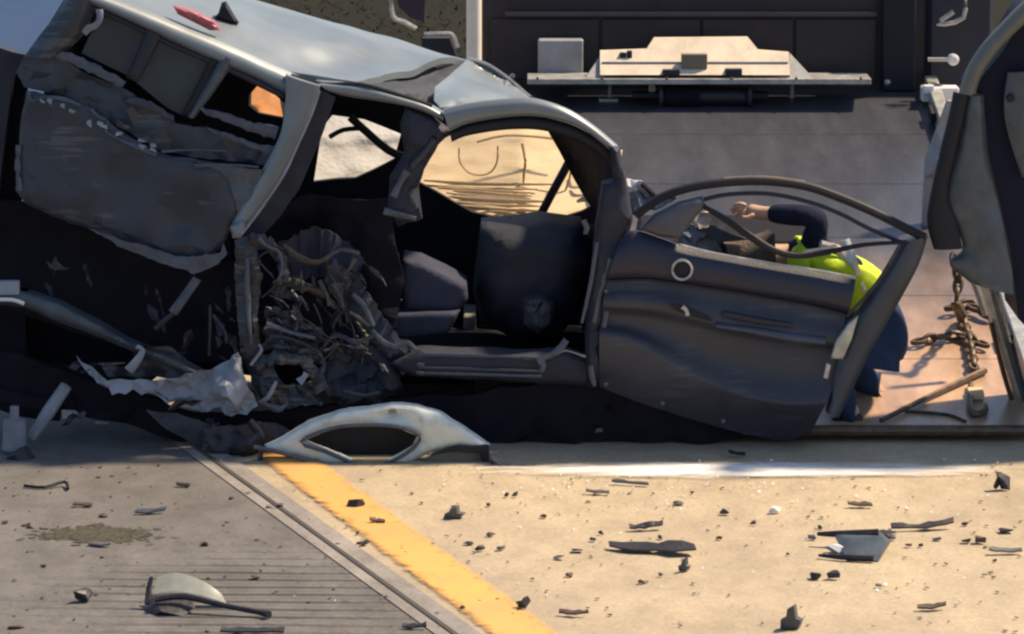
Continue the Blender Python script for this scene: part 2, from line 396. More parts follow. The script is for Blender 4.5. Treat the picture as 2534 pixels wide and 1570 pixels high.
def bandpart(name, m, parent, top, bot, Y=0.0, bulge=.04, thick=.05, sub=5, amp=.0, freq=6, seed=1, sharp=60, tuck=0.0, rag=0.0, jit=0.0):
    # long pressed-metal member: two edges measured in the photograph, crowned in between
    if rag:      # torn edges: more points along both edges, each a little off
        rr = random.Random(seed)
        def tear(pl):
            out = []
            for a, b in zip(pl, pl[1:]):
                n = max(2, int(math.hypot(a[0] - b[0], a[1] - b[1]) / 9))
                for k in range(n): t = k / n; out.append((a[0] + (b[0] - a[0]) * t + rr.uniform(-rag, rag), a[1] + (b[1] - a[1]) * t + rr.uniform(-rag, rag)))
            return out + [pl[-1]]
        nt_ = max(len(tear(top)), len(tear(bot)))
        def samp(pl, n):
            q = tear(pl); return [q[min(len(q) - 1, round(i * (len(q) - 1) / (n - 1)))] for i in range(n)]
        top, bot = samp(top, nt_), samp(bot, nt_); sub = 1
    def c(p, e): return P(p[0], p[1], (p[2] if len(p) > 2 else Y) + e)
    rows = [[c(a, 0) for a in top]]
    for t, k in ((.22, .75), (.5, 1), (.78, .8)):
        rows.append([c(a, 0).lerp(c(b, tuck), t) + Vector((0, -bulge * k, 0)) for a, b in zip(top, bot)])
    rows.append([c(b, tuck) for b in bot])
    return M(seed).loft(rows, sub=sub, amp=amp, freq=freq, thick=thick, axis=(0, -1, 0), jit=jit).build(name, m, parent, sharp)
def slabpart(name, m, parent, outline, seed=1, sharp=28, **k):
    return M(seed).slab(outline, **k).build(name, m, parent, sharp)

# ------------------------------------------------------------------ the ground
def sheet(name, pts, z, m, nx=1):
    me = bpy.data.meshes.new(name); me.from_pydata([(p[0], p[1], z) for p in pts], [], [tuple(range(len(pts)))]); me.materials.append(m)
    o = bpy.data.objects.new(name, me); COL.objects.link(o); tag(o, kind='structure'); return o
sheet('ground', [(-400, -300, 0), (400, -300, 0), (400, 500, 0), (-400, 500, 0)], -.012, grassm)
sheet('road', [(-40, -30), (40, -30), (40, 9.5), (-40, 9.5)], -.004, conc)
def line_at(a, b, Y):
    A, B = G(*a), G(*b); t = (Y - A.y) / (B.y - A.y); return A + (B - A) * t
s0, s1 = (602, 1194), (1122, 1570)
A, B = line_at(s0, s1, -12), line_at(s0, s1, 9)
sheet('grooved_lane', [(-38, -12), (A.x - .07, -12), (B.x - .07, 9), (-38, 9)], 0.0, lane)
sheet('joint_strip', [(A.x - .07, -12), (A.x + .10, -12), (B.x + .10, 9), (B.x - .07, 9)], .004, edgec)
j = M(3); jp = [line_at(s0, s1, y) for y in (-9, -6, -3, -2, -1, 0, 3)]
j.add([Vector((p.x - .011, p.y, .0085)) for p in jp] + [Vector((p.x + .011, p.y, .0085)) for p in jp], [(i, i + 7, i + 8, i + 1) for i in range(6)])
tag(j.build('joint_seal', mat('tar_seal', (.055, .048, .042), .8)), kind='structure')
y0 = [(745, 1205), (1195, 1570)]; y1 = [(868, 1205), (1400, 1570)]
yl = [line_at(*y0, -3.6), line_at(*y0, -2.4), line_at(*y0, -1), line_at(*y0, .1)]; yr = [line_at(*y1, -3.6), line_at(*y1, -2.4), line_at(*y1, -1), line_at(*y1, .1)]
def worn_paint_or_glare(name, col, c, nrm_, half, xc=None, xh=1.0, nscale=9, rough=.45, k=1.5, col2=None):  # soft-edged sheet: worn yellow paint, and the painted glare pool
    m = bpy.data.materials.new(name); m.use_nodes = True; t = m.node_tree; N = t.nodes.new; L = t.links.new; b = t.nodes['Principled BSDF']
    b.inputs['Roughness'].default_value = rough
    tc = N('ShaderNodeTexCoord'); src = tc.outputs['Object']
    def mth(op, a, c_=None, v=None):
        x = N('ShaderNodeMath'); x.operation = op; L(a, x.inputs[0])
        if c_ is not None: L(c_, x.inputs[1])
        elif v is not None: x.inputs[1].default_value = v
        return x.outputs[0]
    vs_ = N('ShaderNodeVectorMath'); vs_.operation = 'SUBTRACT'; vs_.inputs[1].default_value = c; L(src, vs_.inputs[0])
    vd = N('ShaderNodeVectorMath'); vd.operation = 'DOT_PRODUCT'; vd.inputs[1].default_value = nrm_; L(vs_.outputs[0], vd.inputs[0])
    e = mth('POWER', mth('DIVIDE', mth('ABSOLUTE', vd.outputs['Value']), v=half), v=2.0 if xc is not None else 4.0)
    if xc is not None:
        sp = N('ShaderNodeSeparateXYZ'); L(src, sp.inputs[0])
        e = mth('ADD', e, mth('POWER', mth('DIVIDE', mth('ABSOLUTE', mth('ADD', sp.outputs[0], v=-xc)), v=xh), v=2.0))
    def nz(sc_, st):
        n = N('ShaderNodeTexNoise'); n.inputs['Scale'].default_value = sc_; n.inputs['Detail'].default_value = 9; n.inputs['Roughness'].default_value = .72
        mp = N('ShaderNodeMapping'); mp.inputs['Scale'].default_value = st; L(src, mp.inputs[0]); L(mp.outputs[0], n.inputs[0]); return n.outputs['Fac']
    f = mth('ADD', mth('MULTIPLY', nz(nscale, (.35, 1.6, 1) if xc is not None else (1, 1, 1)), v=k), mth('MULTIPLY', e, v=-1.0))
    mr = N('ShaderNodeMapRange'); mr.inputs[1].default_value = .05; mr.inputs[2].default_value = .75; L(f, mr.inputs[0])
    cr_ = N('ShaderNodeValToRGB'); cr_.color_ramp.elements[0].position = .35; cr_.color_ramp.elements[1].position = .65
    cr_.color_ramp.elements[0].color = (*(col2 or col), 1); cr_.color_ramp.elements[1].color = (*col, 1); L(nz(2.5, (1, 1, 1)), cr_.inputs[0]); L(cr_.outputs[0], b.inputs['Base Color'])
    tr = N('ShaderNodeBsdfTransparent'); mx = N('ShaderNodeMixShader'); L(mr.outputs[0], mx.inputs[0]); L(tr.outputs[0], mx.inputs[1]); L(b.outputs[0], mx.inputs[2])
    L(mx.outputs[0], t.nodes['Material Output'].inputs[0]); return m
sheet('glare_patch', [G(1000, 1110), G(2800, 1110), G(2800, 1240), G(1000, 1240)], .006, worn_paint_or_glare('painted_glare', (.88, .86, .84), G(1700, 1166), (0, 1, 0), .21, 1.0, 1.4))  # soft white patch painted in place of a pool of glare

ya_, yb_ = (yl[0] + yr[0]) / 2, (yl[-1] + yr[-1]) / 2
ydir = (yb_ - ya_).normalized(); ynrm = Vector((ydir.y, -ydir.x, 0)); yhalf = abs((yl[1] - ya_).dot(ynrm)) * 1.0
ypts = [ya_ - ynrm * .4, yb_ - ynrm * .4, yb_ + ynrm * .4, ya_ + ynrm * .4]
sheet('yellow_line', ypts, .0045, worn_paint_or_glare('worn_yellow_line', (.66, .345, .085), ya_, ynrm, yhalf, nscale=11, rough=.6, k=1.9, col2=(.50, .28, .10)))

# ------------------------------------------------------------------ tow truck with its tilted deck
TX0, TX1 = -.17, 2.36; DY0, DY1 = .14, 5.5; DZ0, DS = .055, .166
def zd(Y): return DZ0 + (Y - DY0) * DS
tt = thing('tow_truck', (1.1, 5.0, 0), 'dark flatbed tow truck with tilted steel deck and cream winch panel behind the wreck', 'tow truck')
dr = Matrix.Rotation(math.atan(DS), 3, 'X')
for i in range(6):
    ya = DY0 + (DY1 - DY0) * i / 6 + .008; yb = DY0 + (DY1 - DY0) * (i + 1) / 6 - .008; yc = (ya + yb) / 2
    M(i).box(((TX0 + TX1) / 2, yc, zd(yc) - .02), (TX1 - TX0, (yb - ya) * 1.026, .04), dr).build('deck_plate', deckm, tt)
M().box(((TX0 + TX1) / 2, (DY0 + DY1) / 2, zd((DY0 + DY1) / 2) - .075), (TX1 - TX0 - .1, DY1 - DY0 - .5, .06), dr).build('deck_frame', under, tt)
M().tube([(TX0, DY0 - .012, .045), (TX1 + .3, DY0 - .012, .045)], .026, 10).build('tail_bar', chainm, tt)
rl = M(); rl.box((TX1 + .03, 2.9, zd(2.9) + .05), (.07, 5.1, .10), dr); rl.build('side_rail', steel, tt)
rl = M(); rl.box((TX0 - .03, 3.4, zd(3.4) + .05), (.06, 4.2, .10), dr); rl.build('side_rail', steel, tt)
for k in range(7):
    y = 1.2 + k * .6; M().box((TX1 - .02, y, zd(y) + .055), (.03, .16, .06), dr).build('tie_down_slot', black, tt)
BY = 5.52
def bp(px, py, Y=BY): return P(px, py, Y)
def bbox(name, m, x0, y0_, x1, y1_, Y=BY - .04, d=.06):
    a, b = bp(x0, y0_, Y), bp(x1, y1_, Y); return M().box(((a.x + b.x) / 2, Y, (a.z + b.z) / 2), (abs(b.x - a.x), d, abs(a.z - b.z))).build(name, m, tt)
a = bp(1195, 215); b = bp(2300, 215)
M().box(((a.x + b.x) / 2, BY + .06, a.z + .27), (b.x - a.x, .1, .66)).build('bulkhead', darkw, tt)
for x0, x1 in ((1215, 1480), (1490, 1730), (1740, 1960), (1970, 2165)):
    bbox('bulkhead_panel', darkw, x0, 48, x1, 196, BY - .005, .022)
bbox('bulkhead_trim', mat('dull_trim', (.075, .06, .065), .5, .2), 1250, 30, 2170, 41, BY - .02, .03)
bbox('bulkhead_column', black, 2185, -30, 2262, 225, BY - .05, .09)
bbox('dark_filler', trim, 2290, -25, 2450, 215, BY + .1, .3)  # dark block added to darken the gap right of the bulkhead
q0, q1 = bp(1173, 175, BY - .3), bp(1173, -60, BY - .3)
M().tube([q0, q1], .043, 14).build('edge_post', mat('ivory_post_paint', (.80, .72, .60), .5, var=.15), tt)
bbox('grey_box', greyp, 1331, 96, 1443, 186, BY - .09, .10)
bbox('winch_ledge', steel, 1305, 188, 2150, 202, BY - .3, .3)
cp = M(2).slab([(1485, 126), (1600, 122), (1618, 94), (1850, 92), (1876, 124), (1952, 130), (1955, 186), (1485, 186)], Y=lambda x, y: BY - .16 - (y - 92) / 94 * .26, thick=.03, step=40); cp.build('winch_panel', cream, tt)
M(3).slab([(1490, 132), (1450, 192), (1495, 192)], Y=lambda x, y: BY - .14 - (y - 92) / 94 * .24, thick=.04, step=40).build('gusset', greyp, tt)
M(3).slab([(1954, 132), (2022, 205), (1954, 202)], Y=lambda x, y: BY - .14 - (y - 92) / 94 * .24, thick=.04, step=40).build('gusset', greyp, tt)
bbox('panel_rib', greyp, 1490, 153, 1950, 158, BY - .335, .02)
bbox('centre_plate', mat('brown_plate', (.22, .17, .12), .6), 1686, 133, 1750, 170, BY - .36, .05)
for x0, y0_, x1, y1_ in ((1534, 130, 1548, 168), (1552, 126, 1564, 148), (1640, 172, 1682, 186), (1795, 170, 1836, 186)):
    bbox('latch', trim, x0, y0_, x1, y1_, BY - .40 + (.12 if y0_ < 150 else 0), .05)
c0, c1 = bp(1625, 222), bp(1850, 222)
M().lathe((c0.x, BY - .35, c0.z), (1, 0, 0), [(0, .085), (.02, .085), (.021, .05), (c1.x - c0.x - .021, .05), (c1.x - c0.x - .02, .085), (c1.x - c0.x, .085)]).build('winch_drum', pblack, tt)
M().lathe((c0.x + .03, BY - .35, c0.z), (1, 0, 0), [(0, .07), (.2, .07)]).build('wire_coil', under, tt)
bbox('winch_leg', cream, 1606, 188, 1622, 236, BY - .3, .05)
bbox('winch_leg', greyp, 1505, 204, 1513, 250, BY - .2, .03)
bbox('winch_leg', greyp, 1955, 204, 1964, 262, BY - .2, .03)
bbox('winch_base', black, 1565, 228, 1640, 240, BY - .34, .12); bbox('winch_base', black, 1840, 228, 1900, 242, BY - .34, .12)
bbox('winch_foot', steel, 1482, 244, 1530, 268, BY - .26, .05); bbox('winch_foot', steel, 1862, 252, 1975, 276, BY - .26, .06)
for x, y in ((1268, 190), (2196, 205)):
    q = bp(x, y, BY - .1); M().lathe(q + Vector((0, .04, 0)), (0, -1, 0), [(0, .012), (.02, .018), (.035, .018), (.045, .008)], 10).build('rivet_knob', steel, tt)
for k in range(6):
    q = bp(1330 + k * 160, 194, BY - .45); M().lathe(q, (0, -1, 0), [(0, .008), (.012, .008), (.015, .004)], 8).build('bolt', chainm, tt)
# cab and running gear behind the bulkhead
M().box((1.1, 7.2, 1.55), (2.3, 2.0, 1.9)).build('cab', darkw, tt)
M().box((1.1, 4.9, .48), (.9, 5.2, .16)).build('chassis', under, tt)
for x in (.1, 2.1):
    for y in (4.6, 7.4):
        w = M().lathe((x - .13, y, .33), (1, 0, 0), [(0, .27), (.02, .33), (.24, .33), (.26, .27)], 24).build('wheel', tyre, tt)
        M().lathe((x - .14, y, .33), (1, 0, 0), [(0, .17), (.28, .17)], 16).build('rim', steel, w)
# bits left of the bulkhead: step bracket, grab rail, hose box
M(1).tube(PP((968, -20), (972, 40), (1000, 55), (1030, 72), Y=5.7), .016, 6).build('step_bracket', steel, tt)
M(1).slab([(985, -20), (1052, -20), (1050, 55), (1015, 45), (985, 15)], Y=5.75, thick=.12, step=30).build('hose_box', mat('plum_dark_plastic', (.035, .02, .04), .6), tt)
M(1).tube(PP((1050, 86), (1100, 84), (1120, 88), (1132, 118), Y=5.6), .015, 6).build('grab_rail', steel, tt)
M(1).slab([(1045, 95), (1112, 95), (1130, 140), (1040, 140)], Y=5.65, thick=.1, step=30).build('side_box', trim, tt)
# gear on the right upright
M(1).tube(PP((2388, -30), (2384, 45), (2320, 60), (2360, 30), Y=5.3), .014, 6).build('lamp_bracket', steel, tt)
M(1).tube(PP((2296, 148), (2350, 148), Y=5.3), .012, 8).build('control_lever', steel, tt)
q = P(2357, 146, 5.28); M().lathe(q, (0, -1, 0), [(0, .03), (.05, .034), (.06, .02)], 12).build('lever_knob', pwhite, tt)
M(2).box(P(2325, 232, 5.2), (.21, .12, .085)).build('control_box', pwhite, tt)
M(2).box(P(2298, 222, 5.12), (.06, .05, .05)).build('switch', pwhite, tt)
M(2).tube(PP((2340, 250), (2338, 300), (2330, 330), Y=5.15), .025, 8).build('hydraulic_pipe', steel, tt)
q = P(2305, 305, 5.1); M(4).hull([q + Vector((rnd.gauss(0, .045), rnd.gauss(0, .04), rnd.gauss(0, .055))) for _ in range(16)]).build('valve_block', oliv, tt)
M(2).tube(PP((2262, 330), (2272, 312), (2288, 296), Y=5.0), [.02, .028, .02], 6).build('valve_handle', pwhite, tt)
M(2).tube(PP((2300, 330), (2310, 370), (2325, 390), Y=5.05), .02, 6).build('hose', black, tt)
M(2).slab([(2345, 250), (2395, 255), (2350, 520), (2320, 600), (2280, 600), (2290, 400)], Y=3.0, ctrl=[(2320, 400, 2.9)], thick=.05, step=40).build('side_plate', greyp, tt)

# ------------------------------------------------------------------ far things: pale blue van, grass
bv = thing('parked_van', (-4.6, 9.2, 0), 'pale blue van standing beyond the wreck at the upper left corner', 'van')
vs = [(-7.2, .35), (-2.55, .35), (-2.6, 1.1), (-2.75, 1.95), (-5.6, 2.0), (-6.3, 1.35), (-7.2, 1.1)]
m = M(); n = len(vs)
m.add([(x, 8.3, z) for x, z in vs] + [(x, 10.1, z) for x, z in vs], [tuple(range(n))[::-1], tuple(range(n, 2 * n))] + [(i, (i + 1) % n, n + (i + 1) % n, n + i) for i in range(n)])
m.build('body', bluev, bv)
m = M(); m.box((-4.2, 8.29, 1.55), (1.6, .03, .5)); m.build('window', glass, bv)
m = M(); m.box((-2.69, 9.2, 1.6), (.03, 1.3, .45)); m.build('window', glass, bv)
for x in (-6.2, -3.4):
    w = M().lathe((x, 8.26, .34), (0, 1, 0), [(0, .28), (.03, .34), (.2, .34), (.22, .28)], 22).build('wheel', tyre, bv)
    M().lathe((x, 8.24, .34), (0, 1, 0), [(0, .18), (.05, .2)], 16).build('rim', steel, w)
g = M(11)
for _ in range(6000):
    x = g.r.uniform(-7.5, 1.2); y = g.r.uniform(9.6, 24); h = g.r.uniform(.008, .025); a = g.r.uniform(0, 6.28); w = .012
    dx, dy = math.cos(a) * w, math.sin(a) * w; lx, ly = g.r.gauss(0, .05), g.r.gauss(0, .05)
    g.add([(x - dx, y - dy, -.012), (x + dx, y + dy, -.012), (x + lx, y + ly, h)], [(0, 1, 2)])
tag(g.build('grass', grassm), 'dry olive grass on the verge beyond the road', 'grass', kind='stuff')

# ------------------------------------------------------------------ the wrecked car
wc = thing('wrecked_car', (-.3, .8, 0), 'crushed grey station wagon torn open along its side with its front door hanging wide open', 'wrecked car')
S = lambda name, m, outline, **k: slabpart(name, m, wc, outline, **k)
# roof
near = PP((160, -45), (330, 20), (440, 62), (540, 104), (640, 146), (720, 180), (880, 203), Y=.14)
far_ = PP((430, -62), (640, 0), (760, 34), (880, 68), (985, 98), (1080, 126), (1158, 149), Y=1.42)
rows = []
for k in range(5):
    t = k / 4; up = .045 * math.sin(math.pi * t)
    rows.append([a.lerp(b, t) + Vector((0, 0, up)) for a, b in zip(near, far_)])
for k, dz in ((1, -.035), (2, -.02)): rows[k][5].z += dz; rows[k][6].z -= .03
roof = M(5).loft(rows, sub=6, amp=.014, freq=3.2, thick=.03).build('roof', paint, wc, 40)
# roof front: buckled panel, header, arch
S('roof_front', paint, [(1158, 147, 1.36), (1200, 160, 1.38), (1255, 195, 1.38), (1312, 243, 1.36), (1260, 247, .7), (1170, 256, .4), (1090, 268, .16), (1074, 250, .25), (1076, 216, .55), (1112, 188, .85)], step=14, amp=.005, freq=5, thick=.03, seed=4, sharp=35)
S('roof_fold', trim, [(1156, 152, 1.36), (1078, 216, .8), (1073, 262, .5), (960, 222, .30), (884, 206, .24), (990, 187, .75), (1090, 168, 1.15)], step=14, thick=.02, seed=5)
Bd = lambda name, m, top, bot, **k: bandpart(name, m, wc, top, bot, **k)
Bd('roof_header', paint, [(782, 200), (860, 206), (930, 218), (1010, 242), (1060, 258), (1100, 280)], [(815, 228), (860, 240), (930, 250), (1000, 262), (1050, 278), (1096, 300)], Y=.10, bulge=.03, amp=.006, seed=6)
Bd('door_arch', paint, [(1096, 272), (1160, 258), (1240, 248), (1316, 246), (1400, 270), (1468, 312), (1528, 362)], [(1112, 326), (1160, 306), (1240, 292), (1312, 288), (1384, 298), (1446, 322), (1508, 372)], Y=.05, bulge=.022, thick=.05, amp=.004, seed=7)
Bd('arch_seal', black, [(1112, 324), (1160, 305), (1240, 291), (1320, 288), (1400, 304), (1460, 332), (1516, 372), (1542, 450)], [(1118, 352), (1160, 336), (1250, 322), (1330, 322), (1390, 336), (1440, 356), (1494, 396), (1520, 456)], Y=.09, bulge=.02, thick=.05, seed=8)
M(1).tube(PP((1310, 243), (1380, 272), (1440, 300), (1500, 345), (1536, 372), Y=.2), .012, 6).build('roof_seam', black, wc)
M(1).tube(PP((1160, 147), (1205, 161), (1258, 196), (1316, 245), (1360, 262), Y=1.37), .011, 6).build('roof_edge', scrap, wc)
M(1).tube(PP((720, 186), (800, 208), (890, 208), (980, 232), (1070, 262), Y=.09), .008, 6).build('roof_gutter', black, wc)
# side rail over the rear windows
Bd('roof_rail', paint, [(150, -56), (300, 0), (440, 58), (560, 108), (650, 148), (740, 188)], [(150, -20), (300, 44), (420, 100), (540, 154), (630, 192), (706, 232)], Y=.13, bulge=.04, thick=.06, tuck=-.03, amp=.005, seed=9)
Bd('rail_trim', trim, [(200, 0), (300, 44), (420, 100), (540, 152), (630, 190), (706, 230)], [(240, 34), (310, 62), (420, 116), (530, 164), (620, 206), (700, 246)], Y=.10, bulge=.01, thick=.05, seed=10)
S('red_strip', redm, [(428, 14), (480, 28), (530, 52), (545, 76), (520, 76), (480, 56), (440, 36)], Y=.16, step=12, bulge=.02, bw=10, thick=.03, seed=11)
q = P(562, 52, .35)
S('antenna_fin', black, [(548, 8), (558, 6), (578, 40), (590, 58), (560, 56), (530, 44), (540, 34)], Y=.42, step=12, bulge=.02, bw=10, thick=.05, seed=12)
# rear corner, pillars and windows
S('tailgate', trim, [(170, -20), (235, -10), (232, 30), (215, 80), (130, 132), (62, 135), (0, 118), (-60, 100), (-80, 600), (-20, 600), (30, 200), (60, 150), (90, 110)], Y=.22, step=26, amp=.02, thick=.08, seed=13)
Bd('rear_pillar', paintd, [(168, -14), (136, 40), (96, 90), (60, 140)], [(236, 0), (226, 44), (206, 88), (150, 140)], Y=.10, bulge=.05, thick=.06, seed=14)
M(2).ribbon(PP((246, 24), (247, 46), (238, 62), (218, 72), (208, 84), Y=.04), [.012, .018, .012, .018, .012]).build('torn_bracket', scrap, wc)
S('window', glass, [(262, 42), (310, 56), (364, 74), (345, 120), (318, 188), (270, 166), (202, 132), (222, 88)], Y=.13, step=20, thick=.006, amp=.004, seed=15)
S('window', glass, [(396, 84), (470, 110), (532, 130), (500, 190), (452, 286), (415, 268), (338, 205), (370, 140)], Y=.13, step=20, thick=.006, amp=.004, seed=16)
S('window_pillar', trim, [(366, 66), (402, 82), (374, 142), (340, 205), (312, 192), (340, 128)], Y=.10, step=14, bulge=.02, bw=12, thick=.06, seed=17)
S('window_seal', black, [(530, 126), (548, 134), (478, 290), (448, 288)], Y=.10, step=14, bulge=.015, bw=8, thick=.05, seed=18)
Bd('door_post', edgepnt, [(550, 136), (520, 190), (490, 244), (464, 288)], [(580, 150), (552, 196), (516, 248), (480, 294)], Y=.09, bulge=.02, seed=19)
Bd('belt_rail', edgepnt, [(122, 124), (180, 134), (240, 162), (312, 202)], [(126, 138), (178, 158), (236, 188), (302, 218)], Y=.075, bulge=.004, amp=.008, freq=12, rag=2.5, jit=.003, thick=.015, seed=20, sharp=20)
Bd('belt_rail', trimgr, [(318, 240), (372, 250), (430, 288)], [(310, 254), (370, 272), (430, 306)], Y=.075, bulge=.004, amp=.008, freq=12, rag=2.5, jit=.003, thick=.015, seed=21, sharp=20)
Bd('belt_rail', edgepnt, [(490, 266), (560, 280), (620, 302), (690, 316)], [(510, 284), (560, 302), (614, 326), (680, 346)], Y=.065, bulge=.004, amp=.008, freq=12, rag=2.5, jit=.003, thick=.015, seed=22, sharp=20)
Bd('belt_rail', edgepnt, [(508, 312), (570, 334), (630, 356), (682, 362)], [(530, 334), (580, 352), (630, 372), (672, 384)], Y=.06, bulge=.004, amp=.008, freq=12, rag=2.5, jit=.003, thick=.015, seed=23, sharp=20)
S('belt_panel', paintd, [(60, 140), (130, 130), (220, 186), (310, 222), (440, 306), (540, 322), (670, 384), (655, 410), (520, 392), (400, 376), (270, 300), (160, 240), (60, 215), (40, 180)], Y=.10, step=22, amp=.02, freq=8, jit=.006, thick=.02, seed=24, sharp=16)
# rear quarter panel: big dull dented skin
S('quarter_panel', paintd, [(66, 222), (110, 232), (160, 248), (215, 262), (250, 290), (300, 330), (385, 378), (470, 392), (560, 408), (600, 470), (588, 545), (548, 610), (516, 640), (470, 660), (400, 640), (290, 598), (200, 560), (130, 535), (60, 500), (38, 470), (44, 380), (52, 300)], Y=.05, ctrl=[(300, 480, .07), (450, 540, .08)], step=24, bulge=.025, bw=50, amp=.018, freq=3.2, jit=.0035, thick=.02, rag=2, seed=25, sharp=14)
tr = M(26)
for a_ in ([(70, 226), (78, 250), (112, 240), (160, 246), (200, 262)], [(226, 270), (240, 288), (262, 296)], [(268, 300), (262, 326), (300, 348), (350, 368), (386, 384)], [(306, 312), (318, 318)], [(400, 376), (470, 372), (560, 374)], [(482, 412), (560, 408), (640, 414)]):
    tr.ribbon(PP(*a_, Y=.0), [.003 + .006 * tr.r.random() for _ in a_])
tr.build('torn_seam', edgepnt, wc)
M(1).tube(PP((46, 360), (44, 420), (50, 472), Y=.03), .014, 6).build('panel_edge', edgepnt, wc)
S('quarter_flange', edgepnt, [(478, 402), (560, 408), (650, 420), (640, 452), (610, 500), (592, 560), (582, 500), (566, 450), (545, 425)], Y=.02, step=12, amp=.015, freq=10, thick=.02, seed=27)
S('quarter_lip', edgepnt, [(220, 566), (330, 600), (440, 636), (545, 628), (552, 604), (562, 630), (540, 655), (478, 680), (462, 668), (400, 652), (300, 612)], Y=.0, step=12, amp=.012, freq=9, thick=.02, rag=2, seed=28)
# C pillar, bright
Bd('side_pillar', paint, [(706, 186), (706, 250), (694, 330), (660, 400), (622, 468), (588, 524), (568, 568)], [(792, 214), (778, 268), (748, 330), (706, 424), (662, 492), (614, 554), (586, 586)], Y=.03, bulge=.022, thick=.06, amp=.006, seed=29)
S('pillar_foot', paint, [(570, 560), (600, 545), (612, 560), (596, 590), (575, 590)], Y=.0, step=10, bulge=.02, bw=12, thick=.03)
M(1).tube(PP((790, 226), (768, 290), (736, 360), (704, 430), (650, 512), (598, 580), Y=-.01), .006, 5).build('pillar_flange', scrap, wc)
S('pillar_liner', trim, [(792, 222), (830, 240), (800, 330), (740, 470), (690, 540), (620, 620), (590, 590), (660, 500), (720, 400), (768, 290)], Y=.09, step=18, amp=.02, thick=.05, seed=30)
# far side of the body, with the far window openings
hole_tan = [(1032, 452), (1062, 364), (1128, 326), (1300, 306), (1424, 330), (1518, 384), (1506, 492), (1440, 522), (1340, 552), (1168, 528)]
hole_wh = [(776, 452), (796, 322), (822, 288), (900, 300), (992, 330), (975, 395), (880, 440)]
hole_or = [(618, 198), (640, 200), (706, 252), (702, 292), (640, 282), (616, 262)]
S('far_side', under, [(120, 60), (420, -30), (640, 40), (900, 118), (1160, 190), (1320, 272), (1500, 370), (1545, 460), (1560, 900), (1500, 980), (60, 900)], Y=1.5, holes=[hole_tan, hole_wh, hole_or], step=60, thick=.05, amp=.03, seed=31)
S('floor', under, [(560, 905, .1), (1460, 905, .1), (1500, 820, 1.5), (560, 780, 1.5)], step=60, thick=.03, seed=32)
S('rear_bulkhead', under, [(60, 500, .3), (560, 560, .3), (600, 900, .5), (60, 900, .5)], step=50, thick=.03, amp=.03, seed=33)
S('rear_shade_sheet', under, [(-90, 130), (60, 150), (66, 230), (50, 480), (60, 720), (70, 980), (-90, 990)], Y=.34, step=50, thick=.06, seed=33)  # black sheet added as shade, hiding lit ground behind the rear
S('rear_trim', under, [(180, 40, .4), (470, 120, .35), (640, 210, .5), (560, 300, .6), (440, 300, .4), (180, 160, .4)], step=50, thick=.02, seed=34)
# tan headliner folded out of the far window, and the airbag
S('headliner', tanm, [(1010, 470), (1050, 340), (1150, 300), (1300, 285), (1440, 310), (1540, 370), (1530, 500), (1450, 545), (1340, 575), (1160, 550)], Y=lambda x, y: 1.62 + (565 - y) / 260 * .66 + .0004 * abs(x - 1290), step=11, amp=.04, freq=3.5, st=(.8, 1, 2.2), thick=.02, seed=35, sharp=70)
hl = M(36)
hl.tube(PP((1136, 366), (1138, 400), (1158, 426), (1188, 434), (1215, 426), (1230, 400), (1232, 362), Y=1.93), .0045, 5)
hl.tube(PP((1292, 355), (1300, 400), (1296, 440), (1300, 480), (1340, 486), (1372, 484), Y=1.90), .007, 5)
hl.tube(PP((1404, 400), (1412, 430), (1400, 470), Y=1.90), .006, 5)
hl.tube(PP((1180, 352), (1250, 336), (1340, 340), (1410, 350), Y=2.02), .006, 5)
hl.build('headliner_seam', tand, wc)
fr = random.Random(9)
for i in range(11):
    yy = 455 + i * 8.5 + fr.uniform(-4, 4); x0 = 1040 + i * 15 + fr.uniform(-10, 40); x1 = 1395 - i * 4 - fr.uniform(0, 110); Y_ = 1.62 + (565 - yy) / 260 * .66 - .02
    M(i).ribbon(PP((x0, yy - 8), (x0 * .6 + x1 * .4, yy + fr.uniform(-4, 2)), (x1, yy + fr.uniform(2, 10)), Y=Y_), [.004, fr.uniform(.008, .015), .004], .006, twist=.25).build('headliner_fold', tanm, wc)
for i in range(6):
    x0 = 1440 + fr.uniform(-20, 40); yy = 390 + i * 22
    M(i).ribbon(PP((x0, yy, 1.62 + (565 - yy) / 260 * .66 - .03), (x0 + 25, yy - 8, 1.62 + (565 - yy) / 260 * .66 - .05), (x0 + 60, yy + 10, 1.62 + (565 - yy) / 260 * .66 - .03)), [.006, .014, .005], .008, twist=.4).build('headliner_fold', tanm, wc)
M(7).tube(PP((1434, 352), (1398, 420), (1360, 490), (1328, 552), Y=1.47), .021, 8).build('far_pillar', black, wc)
S('airbag', whitem, [(765, 465), (790, 320), (830, 275), (910, 285), (1010, 330), (990, 405), (890, 455)], Y=lambda x, y: 1.60 + (465 - y) / 190 * .42, step=12, amp=.04, freq=6, st=(.7, 1, 2.4), thick=.02, seed=37, sharp=70)
M(7).tube(PP((866, 290), (910, 330), (960, 372), (1005, 392), Y=1.3), .02, 7).build('far_pillar', black, wc)
M(7).tube(PP((815, 340), (850, 322), (900, 318), Y=1.3), .012, 7).build('grab_strap', black, wc)
S('orange_cloth', orange, [(622, 196), (650, 200), (690, 240), (700, 290), (650, 285), (622, 262)], Y=lambda x, y: 1.58 + (300 - y) / 110 * .3, step=9, amp=.03, freq=9, thick=.02, seed=38, sharp=70)
